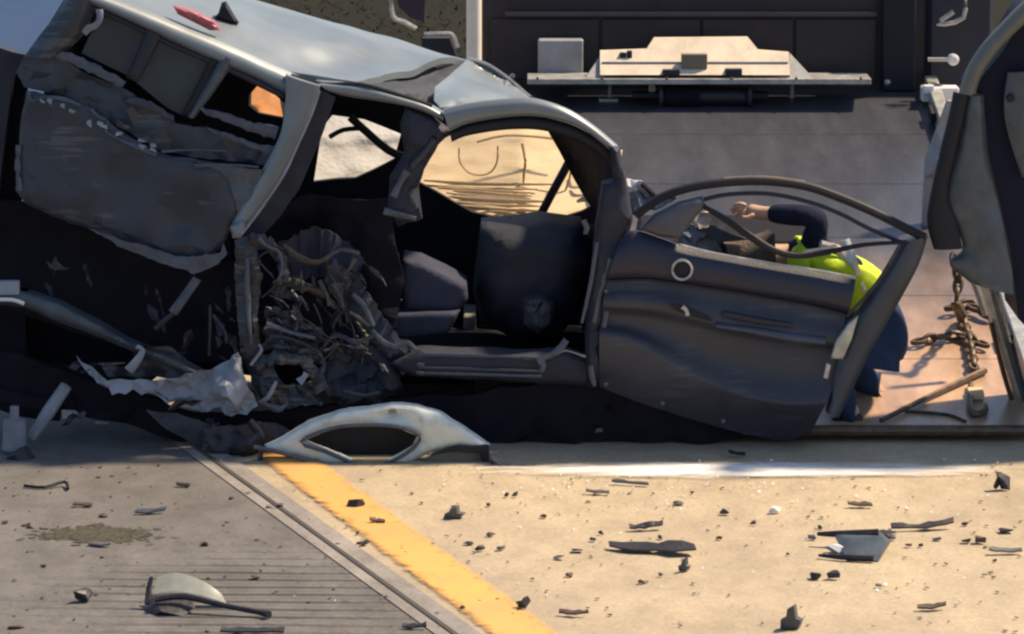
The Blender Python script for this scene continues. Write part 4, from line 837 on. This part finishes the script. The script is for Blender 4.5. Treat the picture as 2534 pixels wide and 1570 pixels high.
skinned('vest', [[('a', J['pelvis'].lerp(J['belly'], .55), .155), j_('belly', .152), j_('chest', .162), ('n', J['chest'].lerp(J['neck'], .8), .115)],
                 [j_('chest', .162), ('sn', J['shn'] + Vector((-.02, -.03, -.065)), .095), ('sm', J['neck'] + Vector((.01, -.08, -.05)), .085)], [j_('chest', .162), ('sf', J['chest'].lerp(J['shf'], .85), .10)]], hivis, base, body)
b1 = J['belly']; ax = (J['chest'] - J['belly']).normalized()
def band(c, r_, w_):
    return M(1).lathe(c - ax * w_ / 2, ax, [(0, r_), (.002, r_ + .004), (w_, r_ + .004), (w_ + .002, r_)], 20)
WORLD[body.name] = base
M(1).ribbon([J['chest'] + Vector((.07, -.12, .10)), J['chest'] + Vector((.10, -.165, .02)), J['chest'] + Vector((.12, -.16, -.06))], .022, .006, jag=.05, twist=.1).build('reflective_band', reflect, body)
M(1).tube([J['shn'] + Vector((.03, -.09, .03)), J['chest'] + Vector((.05, -.16, .05)), J['belly'] + Vector((0, -.15, .02))], .018, 6, flat=.6).build('reflective_band', reflect, body)
fc = J['chin'].lerp(J['crown'], .62)
skinned('hair', [[('a', J['chin'].lerp(J['crown'], .55) + Vector((0, 0, .022)), .104), ('b', J['crown'] + Vector((.01, 0, .012)), .082), ], [('a', J['chin'].lerp(J['crown'], .55) + Vector((0, 0, .022)), .104), ('c', J['chin'] + Vector((.01, 0, .02)), .078)]], hairm, base, body)
for s_ in (-1, 1):
    M(1).lathe(fc + Vector((.0, s_ * .088, -.01)), (0, s_, 0), [(0, .026), (.012, .03), (.018, .016)], 10).build('ear', skin, body)
fdir = Vector((-.25, 0, -1)).normalized()
for s_ in (-1, 1):
    M(1).lathe(fc + fdir * .085 + Vector((-.01, s_ * .034, 0)), fdir, [(0, .014), (.01, .012), (.014, .005)], 8).build('eye', pwhite, body)
M(1).hull([fc + fdir * .08 + Vector((.02, -.016, 0)), fc + fdir * .08 + Vector((.02, .016, 0)), fc + fdir * .115 + Vector((.028, 0, 0)), fc + fdir * .08 + Vector((-.015, 0, 0)), fc + fdir * .07]).build('nose', skin, body)
M(1).tube([fc + fdir * .088 + Vector((.055, -.025, 0)), fc + fdir * .094 + Vector((.058, 0, 0)), fc + fdir * .088 + Vector((.055, .025, 0))], .006, 6).build('mouth', tand, body)

# ------------------------------------------------------------------ dark car at the right edge, with its bent panel
rc = thing('dark_car', (2.9, -.1, 0), 'dark car at the right edge with a bent grey panel and torn black edging', 'car')
D = lambda name, m, outline, **k: slabpart(name, m, rc, outline, **k)
RY = .0
def DB(name, m, a_, b_, **k): return bandpart(name, m, rc, a_, b_, **k)
DB('bent_panel', pslate, [(2392, 236), (2378, 320), (2358, 410), (2340, 500), (2366, 556), (2384, 620), (2352, 652), (2400, 700)], [(2434, 236), (2438, 320), (2448, 410), (2470, 500), (2484, 560), (2494, 620), (2504, 670), (2510, 730)], Y=RY, bulge=.035, thick=.04, amp=.004, seed=130)
DB('black_edging', black, [(2362, 230), (2350, 290), (2330, 370), (2308, 470), (2296, 550), (2312, 618)], [(2398, 234), (2386, 296), (2366, 380), (2346, 480), (2368, 552), (2382, 616)], Y=RY - .02, bulge=.02, thick=.05, seed=131)
D('body_side', mat('navy_black_paint', (.007, .010, .026), .6, 0, spec=.15), [(2404, 225), (2430, 190), (2480, 130), (2540, 30), (3000, -40), (3000, 800), (2560, 830), (2520, 790), (2500, 620), (2474, 500), (2446, 380), (2434, 236)], Y=RY + .03, step=40, thick=.5, seed=132, sharp=60)
DB('pillar_strip', mat('olive_grey_paint', (.13, .13, .115), .5), [(2376, 232), (2396, 172), (2430, 118), (2480, 62), (2534, 8), (2600, -50)], [(2414, 234), (2430, 186), (2466, 132), (2512, 82), (2560, 40), (2630, -20)], Y=RY - .03, bulge=.03, thick=.06, seed=133)
DB('hinge_arm', pslate, [(2494, 180), (2486, 240), (2488, 300), (2506, 370), (2530, 440)], [(2560, 176), (2564, 240), (2566, 300), (2566, 370), (2566, 440)], Y=RY - .02, bulge=.02, thick=.03, seed=134)
c = P(2501, 244, RY - .06); M(1).lathe(c + Vector((0, .03, 0)), (0, -1, 0), [(0, .018), (.02, .018), (.028, .012)], 12).build('bolt', black, rc)
D('lower_trim', under, [(2505, 690), (2600, 690), (3000, 800), (3000, 1000), (2640, 960), (2560, 840)], Y=RY + .1, step=50, thick=.5, seed=135)
w = M(6).lathe((2.95, .0, .32), (0, 1, 0), [(0, .25), (.03, .32), (.2, .32), (.23, .25)], 24).build('wheel', tyre, rc)
M(6).lathe((2.95, -.02, .32), (0, 1, 0), [(0, .18), (.06, .2)], 16).build('rim', steel, w)

# ------------------------------------------------------------------ chains, bar and hook on the deck
def on_deck(px, py):
    d = ray(px, py); o = Vector((0, CAMY, CAMZ))
    # z = DZ0 + (y-DY0)*DS
    t = (DZ0 - DY0 * DS + o.y * DS - o.z) / (d.z - d.y * DS); return o + d * t
def chain(name, pts, pitch, r_, label):
    root = thing(name, pts[0], label, 'chain', None)
    q = M(1); segs = []
    tot = [0]
    for a, b in zip(pts, pts[1:]): tot.append(tot[-1] + (b - a).length)
    n_ = max(3, int(tot[-1] / pitch)); proto = None
    for i in range(n_):
        s_ = (i + .5) / n_ * tot[-1]; k = max(x for x in range(len(tot) - 1) if tot[x] <= s_); p = pts[k].lerp(pts[k + 1], (s_ - tot[k]) / (tot[k + 1] - tot[k]))
        d = (pts[k + 1] - pts[k]).normalized()
        if proto is None:
            m_ = M(1); L_ = pitch * .78; w_ = pitch * .34
            m_.tube([Vector((L_ * math.cos(t * math.pi / 4) * (1 if abs(math.cos(t * math.pi / 4)) > .9 else .9), w_ * math.sin(t * math.pi / 4), 0)) for t in range(8)], r_, 6, smooth=2, close=True)
            WORLD['_'] = Vector((0, 0, 0))
            proto = m_.build('chain_link', chainm, None, 60, base=(0, 0, 0)); ob = proto
        else: ob = proto.copy(); COL.objects.link(ob)
        ob.parent = root
        ob.rotation_mode = 'QUATERNION'
        ob.rotation_quaternion = d.to_track_quat('X', 'Z') @ Matrix.Rotation(R(90 * (i % 2) + rnd.uniform(-20, 20)), 3, 'X').to_quaternion()
        ob.location = p - pts[0] + Vector((0, 0, r_))
    return root
up = Vector((0, 0, .02))
chain('tow_chain', [P(2360, 640, 1.0), P(2372, 700, .95), P(2366, 760, .9), on_deck(2380, 800) + up, on_deck(2400, 860) + up, on_deck(2410, 930) + up], .055, .011, 'rusty chain hanging down from the dark car to the deck')
chain('tow_chain', [on_deck(2262, 864) + up, on_deck(2320, 850) + up, on_deck(2380, 846) + up, on_deck(2440, 872) + up], .055, .011, 'rusty chain lying across the deck beside the crouching person')
chain('tow_chain', [on_deck(2345, 786) + up * 1.5, on_deck(2390, 776) + up * 1.5, on_deck(2450, 800) + up * 1.5], .06, .013, 'short thick chain on the deck above the other chains')
hk = thing('tow_hook', on_deck(2410, 1010), 'steel hook with yoke at the end of the hanging chain on the deck', 'hook')
M(1).tube([on_deck(2402, 960) + up, on_deck(2400, 1010) + up, on_deck(2412, 1036) + up, on_deck(2436, 1030) + up, on_deck(2440, 1012) + up], [.012, .016, .018, .016, .008], 8).build('hook', chainm, hk)
M(1).box(on_deck(2414, 985) + up, (.07, .09, .03), dr).build('yoke', tanm, hk)
pb = M(1).tube([on_deck(2180, 1052) + up, on_deck(2300, 992) + up, on_deck(2436, 928) + up], [.012, .013, .018], 8); tag(pb.build('pry_bar', chainm), 'long dark pry bar lying diagonally on the deck near its tail', 'pry bar')
st = M(1).tube([on_deck(2240, 1022) + up * .4, on_deck(2340, 1030) + up * .4, on_deck(2390, 1048) + up * .4], .008, 6); tag(st.build('strap', rusty), 'thin brown strap lying on the deck below the pry bar', 'strap')
rp = M(1).box(P(2478, 830, .62), (.05, .5, .3), Matrix.Rotation(R(-14), 3, 'Y')); 
rb = thing('ramp_rail', P(2480, 900, .5), 'white and brown metal rail leaning at the right side of the deck', 'rail')
M(1).tube(PP((2440, 690), (2470, 800), (2500, 900), (2530, 1000), (2545, 1040), Y=.55), [.03, .035, .036, .036, .034], 8, flat=.8).build('rail', steel, rb)
M(1).tube(PP((2452, 800), (2482, 920), (2510, 1010), Y=.5), .012, 6).build('rail_edge', chainm, rb)
M(1).tube(PP((2500, 850), (2520, 930), (2540, 990), Y=.48), .02, 6).build('rail_insert', pslate, rb)
M(1).tube(PP((2395, 660), (2420, 720), (2440, 780), Y=.8), .02, 6).build('rail_brace', greyp, rb)

# ------------------------------------------------------------------ torn window frame lying in front
tf = thing('torn_window_frame', G(920, 1175), 'pale torn car window frame lying on the road in front of the wreck', 'torn panel')
M(1).slab([(640, 1112), (700, 1086), (760, 1048), (840, 1020), (900, 1012), (970, 1000), (1030, 1006), (1090, 1022), (1150, 1060), (1212, 1104), (1200, 1112), (1130, 1108), (1080, 1116), (1010, 1146), (930, 1168), (880, 1170), (790, 1146), (720, 1130)], Y=-.28,
          holes=[[(752, 1092), (820, 1062), (900, 1054), (980, 1058), (1034, 1078), (1020, 1108), (970, 1138), (915, 1150), (870, 1140), (810, 1116)]],
          ctrl=[(970, 1005, -.2), (660, 1112, -.3)], step=11, bulge=.03, bw=20, amp=.012, freq=9, thick=.05, seed=140).build('frame_skin', palegr, tf, 45)
M(1).slab([(700, 1100), (820, 1040), (960, 1030), (1070, 1060), (1060, 1130), (960, 1160), (860, 1160), (770, 1130)], Y=-.16, step=20, amp=.02, thick=.01).build('hole_shade', black, tf)  # black sheet added for the shade seen through the hole
M(1).tube(PP((744, 1094), (820, 1060), (900, 1052), (984, 1056), (1038, 1078), (1022, 1110), (970, 1142), (915, 1154), (865, 1144), (806, 1118), Y=-.33), .009, 6, close=True).build('frame_lip', edgepnt, tf)
M(1).tube(PP((628, 1106), (700, 1122), (790, 1148), (890, 1168), (960, 1160), Y=-.34), .010, 6).build('lower_flange', edgepnt, tf)
M(1).slab([(1000, 1164), (1060, 1130), (1120, 1112), (1200, 1114), (1212, 1172), (1130, 1178), (1050, 1178)], Y=-.30, step=12, amp=.012, thick=.02, seed=141).build('frame_end', mat('dull_olive_grey', (.13, .14, .12), .6, var=.4), tf)
M(1).slab([(1060, 1126), (1130, 1106), (1210, 1104), (1212, 1170), (1195, 1150), (1185, 1124), (1130, 1120)], Y=-.33, step=12, amp=.01, thick=.02, seed=142).build('rubber_edge', black, tf)
M(1).tube(PP((650, 1180), (800, 1186), (950, 1188), (1120, 1186), (1210, 1182), Y=-.42), .014, 6).build('bottom_seal', black, tf)
M(1).tube(PP((1215, 1130), (1236, 1148), (1262, 1158), (1276, 1170), Y=-.38), [.01, .014, .012, .006], 6).build('torn_tail', pgrey, tf)
M(1).slab([(1212, 1140), (1250, 1160), (1270, 1178), (1216, 1178)], Y=-.36, step=9, amp=.02, freq=12, jit=.006, thick=.015, seed=143).build('torn_tail', pbrown, tf)

# ------------------------------------------------------------------ debris strewn on the road
def debris(kind, px, py, w, h, m, label, name='debris', group='wreck fragments strewn on the road', tilt=0.0):
    c = G(px, py + h * .35); k = 1 / 590; W_, H_ = w * k, h * k; q = M(int(px * 7 + py)); r = q.r
    if kind == 'chunk':
        q.hull([c + Vector((r.uniform(-.5, .5) * W_ * (1 if i % 2 else .7), r.uniform(-.45, .45) * W_ * .8, (r.random() ** 1.3) * H_)) for i in range(16)])
        q.hull([c + Vector((-W_ * .2 + r.uniform(-.3, .3) * W_, r.uniform(-.4, .4) * W_ * .6, r.random() * H_ * .7)) for i in range(10)])
    elif kind == 'blade':
        n_ = 8; a0 = r.uniform(-.3, .3) + tilt; A, B = [], []; bend = r.uniform(-.25, .25); dep0 = max(.014, W_ * r.uniform(.07, .16))
        for i in range(n_):
            t = i / (n_ - 1) - .5; x = t * W_; dep = dep0 * (1.1 - 1.6 * abs(t) ** r.uniform(1.2, 2.5)) * r.uniform(.45, 1.25)
            yy = math.sin(a0) * x + bend * t * t * W_; zz = .010 + H_ * (.12 + .5 * max(0, t * (1 if bend > 0 else -1)) + r.uniform(0, .10))
            A.append(c + Vector((x + r.uniform(-.02, .02) * W_, yy - max(dep, .003), max(.010, zz)))); B.append(c + Vector((x + r.uniform(-.03, .03) * W_, yy + max(dep, .003) * r.uniform(.5, 1.4), max(.010, zz + H_ * r.uniform(.1, .4)))))
        q.add(A + B + [v - Vector((0, 0, .007)) for v in A + B], [(i, i + 1, n_ + i + 1, n_ + i) for i in range(n_ - 1)] + [(2 * n_ + i, 3 * n_ + i, 3 * n_ + i + 1, 2 * n_ + i + 1) for i in range(n_ - 1)] + [(i, 2 * n_ + i, 2 * n_ + i + 1, i + 1) for i in range(n_ - 1)] + [(n_ + i, n_ + i + 1, 3 * n_ + i + 1, 3 * n_ + i) for i in range(n_ - 1)] + [(0, n_, 3 * n_, 2 * n_), (n_ - 1, 3 * n_ - 1, 4 * n_ - 1, 2 * n_ - 1)])
    elif kind == 'upright':
        pl = [(-.5, 0), (.35, 0), (.5, .35), (.2, .45), (.15, 1), (-.15, .85), (-.25, .5), (-.5, .4)]
        n_ = len(pl); vs = [c + Vector((x * W_ + r.uniform(-.06, .06) * W_, -z * .02, z * H_)) for x, z in pl]; dd = Vector((.012, W_ * .45, 0))
        q.add(vs + [v + dd for v in vs], [tuple(range(n_)), tuple(range(n_, 2 * n_))[::-1]] + [(i, n_ + i, n_ + (i + 1) % n_, (i + 1) % n_) for i in range(n_)])
    elif kind == 'lobes':
        for s_ in (-1, 1): q.hull([c + Vector((s_ * W_ * .27 + r.uniform(-.24, .24) * W_, r.uniform(-.2, .2) * W_, r.random() * H_ * (.9 if s_ > 0 else .7))) for i in range(12)])
    o = q.build(name, m, None, 25, base=c); return tag(o, label, 'debris', group)
big = [
 ('chunk', 207, 1478, 46, 34, pblack, 'small black lump alone on the grey lane left of the fallen mirror arm'),
 ('blade', 372, 1268, 72, 14, pslate, 'slim greenish sliver on the grey lane just behind the dirt smear'),
 ('blade', 453, 1203, 34, 9, pblack, 'thin dark chip on the grey lane right before the wreck'),
 ('chunk', 508, 1347, 26, 11, pbrown, 'small brown bit on the grey lane right of the dirt smear'),
 ('blade', 246, 1350, 52, 10, pgrey, 'grey flat shard on the near edge of the dirt smear'),
 ('blade', 205, 1252, 48, 10, pbrown, 'brown flat sliver on the grey lane under the wreck\'s rear axle'),
 ('blade', 624, 1564, 136, 16, pblack, 'long black bar at the bottom edge of the grooved lane'),
 ('lobes', 682, 1254, 46, 16, pgrey, 'grey twin-lobed scrap beside the pavement joint near the wreck'),
 ('chunk', 899, 1345, 36, 14, pblack, 'black chip with a pale end lying on the pavement joint'),
 ('chunk', 886, 1246, 58, 24, pblack, 'dark jagged piece at the far end of the yellow line'),
 ('blade', 934, 1291, 38, 14, pbrown, 'reddish brown tab on the yellow line below the jagged piece'),
 ('upright', 1122, 1272, 44, 30, pgrey, 'grey bent corner piece standing right of the yellow line'),
 ('chunk', 1304, 1497, 54, 30, pblack, 'black dome-shaped cap on the right edge of the yellow line'),
 ('blade', 1419, 1520, 64, 13, pbrown, 'dark brown bar right of the dome-shaped cap'),
 ('blade', 1025, 1553, 52, 14, pblack, 'black flat bar left of the yellow line at the picture\'s lower edge'),
 ('blade', 1600, 1304, 80, 22, pblack, 'dark notched strip lying behind the long bent blade'),
 ('blade', 1614, 1357, 196, 26, pblack, 'long dark bent blade in the middle of the sunlit concrete'),
 ('upright', 1690, 1402, 22, 34, pslate, 'small upright blue-black peg in front of the long bent blade'),
 ('chunk', 2479, 1196, 44, 46, pblack, 'dark upright lump near the painted glare at the right edge'),
 ('blade', 2128, 1251, 58, 12, pbrown, 'reddish brown stick below the painted glare at the right'),
 ('blade', 2284, 1303, 150, 24, pblack, 'long black moulding on the right part of the sunlit concrete'),
 ('chunk', 2193, 1326, 58, 22, pblack, 'black rounded lump at the left end of the black moulding'),
 ('lobes', 2041, 1424, 78, 22, pblack, 'black two-lobed scrap in front of the slate panel cluster'),
 ('upright', 1956, 1538, 44, 54, pslate, 'grey-blue upright corner piece nearest the bottom right of the road'),
 ('blade', 2306, 1504, 64, 16, pbrown, 'dull brown curl at the lower right of the road'),
 ('lobes', 2407, 1337, 62, 18, pbrown, 'brown double lump right of the black moulding'),
 ('blade', 2488, 1364, 80, 18, pgrey, 'grey-brown flat shard at the right edge of the road'),
 ('blade', 1824, 1125, 44, 16, pblack, 'black slab in the shade below the open door'),
 ('blade', 1560, 1197, 90, 10, pslate, 'blue-grey sliver lying on the painted glare'),
 ('blade', 1478, 1219, 58, 10, pgrey, 'grey flat strip at the near edge of the painted glare'),
 ('lobes', 1264, 1224, 36, 16, pblack, 'dark purple-black crumb pair right of the torn window frame'),
 ('chunk', 1918, 1264, 34, 16, pwhite, 'white broken clip on the concrete below the painted glare'),
 ('chunk', 1793, 1268, 24, 15, pbrown, 'small red-brown cube-like bit left of the white clip'),
]
names = {'chunk': 'broken_lump', 'blade': 'plastic_sliver', 'upright': 'corner_fragment', 'lobes': 'twin_scrap'}
for k, x, y, w_, h_, m_, lab in big: debris(k, x, y, w_, h_, m_, lab, names[k])
small = [(258, 1277, 34, 8), (65, 1300, 26, 8), (76, 1305, 22, 7), (14, 1293, 22, 10), (108, 1402, 16, 8), (40, 1553, 40, 8), (632, 1431, 30, 9), (573, 1233, 20, 8), (885, 1320, 12, 9), (1215, 1324, 26, 10), (1189, 1358, 30, 15), (1239, 1357, 26, 10), (1410, 1423, 24, 10), (1635, 1329, 14, 14), (1636, 1423, 14, 11), (1586, 1440, 20, 9), (1488, 1319, 18, 11), (1467, 1336, 20, 10), (1344, 1278, 20, 9), (1429, 1362, 38, 10), (1384, 1380, 30, 10), (1144, 1505, 16, 11), (1864, 1296, 18, 12), (2009, 1332, 24, 11), (2248, 1350, 20, 9), (2280, 1350, 16, 9), (2318, 1334, 24, 8), (2387, 1297, 22, 10), (2490, 1314, 40, 10), (2175, 1450, 18, 9), (1780, 1332, 18, 9), (1714, 1219, 12, 10), (1680, 1246, 32, 9), (2000, 1279, 12, 8), (2030, 1306, 14, 9), (1124, 1254, 22, 10), (1210, 1250, 18, 9), (1160, 1345, 30, 8), (1950, 1372, 12, 7), (2462, 1387, 14, 8)]
short = ['black lump by the mirror arm', 'greenish sliver', 'thin dark chip before the wreck', 'brown bit by the dirt smear', 'grey shard on the dirt smear', 'brown sliver under the axle', 'long black bar at the lower edge', 'twin-lobed scrap by the joint', 'black chip on the joint', 'jagged piece on the yellow line', 'reddish tab on the yellow line', 'grey corner piece', 'dome-shaped cap', 'dark brown bar', 'black flat bar at the lower edge', 'notched strip', 'long bent blade', 'blue-black peg', 'dark lump at the right edge', 'reddish brown stick', 'long black moulding', 'rounded lump by the moulding', 'two-lobed scrap', 'upright corner piece', 'brown curl', 'brown double lump', 'grey-brown shard at the right edge', 'black slab in the shade', 'blue-grey sliver', 'grey strip by the painted glare', 'dark crumb pair', 'white clip', 'red-brown bit by the clip']
seen_labels = set()
for n_, (x, y, w_, h_) in enumerate(small):
    g_ = x < 640
    mm = pbrown if g_ else (pbrown, pblack, pgrey)[n_ % 3]; cn = 'brown' if mm is pbrown else 'black' if mm is pblack else 'grey'
    near_ = sorted(range(len(big)), key=lambda k: math.hypot(big[k][1] - x, (big[k][2] - y) * 2.5))[:4]
    def where(k):
        dx, dy = x - big[k][1], (y - big[k][2]) * 2.5
        return ('right of' if dx > 0 else 'left of') if abs(dx) > abs(dy) else ('in front of' if dy > 0 else 'behind')
    sz = 'tiny' if w_ < 20 else 'small'
    lab = f'{sz} {cn} crumb {where(near_[0])} the {short[near_[0]]}'
    if lab in seen_labels: lab = f'{sz} {cn} crumb between the {short[near_[0]]} and the {short[near_[1]]}'
    if lab in seen_labels: lab = f'{sz} {cn} crumb between the {short[near_[0]]} and the {short[near_[2]]}'
    if len(lab.split()) > 14:
        for w_a, w_b in ((' and the ', ' and '), ('between the ', 'between '), (' before the wreck', ''), (' by the mirror arm', ''), (' at the lower edge', ''), (' on the dirt smear', ''), (' under the axle', ''), (' by the dirt smear', ''), (' by the moulding', '')):
            if len(lab.split()) > 14: lab = lab.replace(w_a, w_b)
    while lab in seen_labels: lab = lab.replace('crumb', 'flat crumb', 1) if 'flat' not in lab else lab.replace('flat', 'thin', 1)
    seen_labels.add(lab)
    debris('chunk', x, y, w_, h_, mm, lab, 'plastic_crumb', 'plastic crumbs on the road')
# slate panel cluster
pc = thing('body_fragment', G(2117, 1370), 'slate blue broken panel with dark strips on the right of the sunlit concrete', 'debris', 'wreck fragments strewn on the road')
c = G(2130, 1372)
M(8).hull([c + Vector((x, y, z)) for x, y, z in ((-.06, -.1, .0), (.06, -.12, .0), (.13, .1, .03), (.08, .2, .055), (-.1, .16, .05), (-.02, 0, .05), (.1, -.02, .05), (.03, .22, .0))]).build('panel', pslate, pc)
M(8).tube([c + Vector((-.16, .16, .045)), c + Vector((-.08, .14, .05)), c + Vector((.08, .12, .06))], [.008, .014, .016], 6).build('strip', pblack, pc)
M(8).tube([c + Vector((-.17, -.06, .01)), c + Vector((-.08, -.1, .012)), c + Vector((.04, -.13, .014))], [.006, .012, .012], 6).build('strip', pblack, pc)
M(8).hull([c + Vector((-.08 + rnd.uniform(-.06, .06), .04 + rnd.uniform(-.05, .05), rnd.uniform(0, .03))) for _ in range(9)]).build('clip', pwhite, pc)
# mirror arm
ma = thing('mirror_arm', G(440, 1515), 'black broken mirror shell with clouded lens and a long thin stem on the grey lane', 'debris', 'wreck fragments strewn on the road')
c = G(425, 1512)
M(9).hull([c + Vector((x, y, z)) for x, y, z in ((-.085, -.02, .02), (-.06, -.06, .0), (.05, -.08, .0), (.09, -.02, .02), (.06, .05, .045), (-.08, .05, .05), (-.03, -.09, .02))]).build('shell', pblack, ma)
M(9).loft([[c + Vector((-.075, .05, .05)), c + Vector((.0, .06, .06)), c + Vector((.11, .05, .045)), c + Vector((.2, .04, .02))], [c + Vector((-.06, .10, .105)), c + Vector((.01, .11, .12)), c + Vector((.11, .10, .09)), c + Vector((.18, .08, .045))]], sub=3, thick=.012, axis=(0, -1, .3)).build('lens', pglass, ma)
M(9).tube([c + Vector((-.09, .02, .02)), c + Vector((-.088, .05, .075)), c + Vector((-.078, .06, .115))], [.014, .011, .007], 6).build('rim', pblack, ma)
M(9).tube([c + Vector((-.06, -.03, .05)), c + Vector((.05, -.02, .06)), c + Vector((.2, -.06, .035)), c + Vector((.33, -.10, .02)), c + Vector((.37, -.13, .018))], [.012, .014, .011, .011, .015], 7).build('stem', pblack, ma)
# dirt smear and grit
dm = M(12)
for _ in range(900):
    p = G(dm.r.gauss(235, 62), dm.r.gauss(1324, 9)); s_ = dm.r.uniform(.004, .013)
    dm.hull([p + Vector((dm.r.uniform(-1, 1) * s_ * 2.2, dm.r.uniform(-1, 1) * s_ * 2.2, dm.r.random() * s_ * .35)) for _ in range(6)])
tag(dm.build('dirt_smear', dirt), 'olive brown smear of oily dirt on the grey lane', 'dirt', kind='stuff')
gm = M(13)
for _ in range(380):
    px, py = gm.r.uniform(0, 2534), 1150 + 420 * gm.r.random() ** 1.4
    p = G(px, py); s_ = gm.r.uniform(.003, .009)
    gm.hull([p + Vector((gm.r.uniform(-1, 1) * s_ * 1.6, gm.r.uniform(-1, 1) * s_ * 1.6, gm.r.random() * s_)) for _ in range(6)])
tag(gm.build('grit', pbrown), 'fine dark grit scattered over the road', 'grit', kind='stuff')
gg = M(14)
for _ in range(520):
    px = gg.r.gauss(1750, 420); py = gg.r.gauss(1185, 40) if gg.r.random() < .6 else gg.r.uniform(1170, 1500)
    if py < 1140: continue
    p = G(px, py); s_ = gg.r.uniform(.003, .008)
    gg.hull([p + Vector((gg.r.uniform(-1, 1) * s_, gg.r.uniform(-1, 1) * s_, gg.r.random() * s_ * 1.4)) for _ in range(6)])
tag(gg.build('broken_glass', mat('glass_crumbs', (.75, .78, .80), .08, 0, var=.1, spec=.8)), 'glittering crumbs of broken window glass on the sunlit concrete', 'glass', kind='stuff')
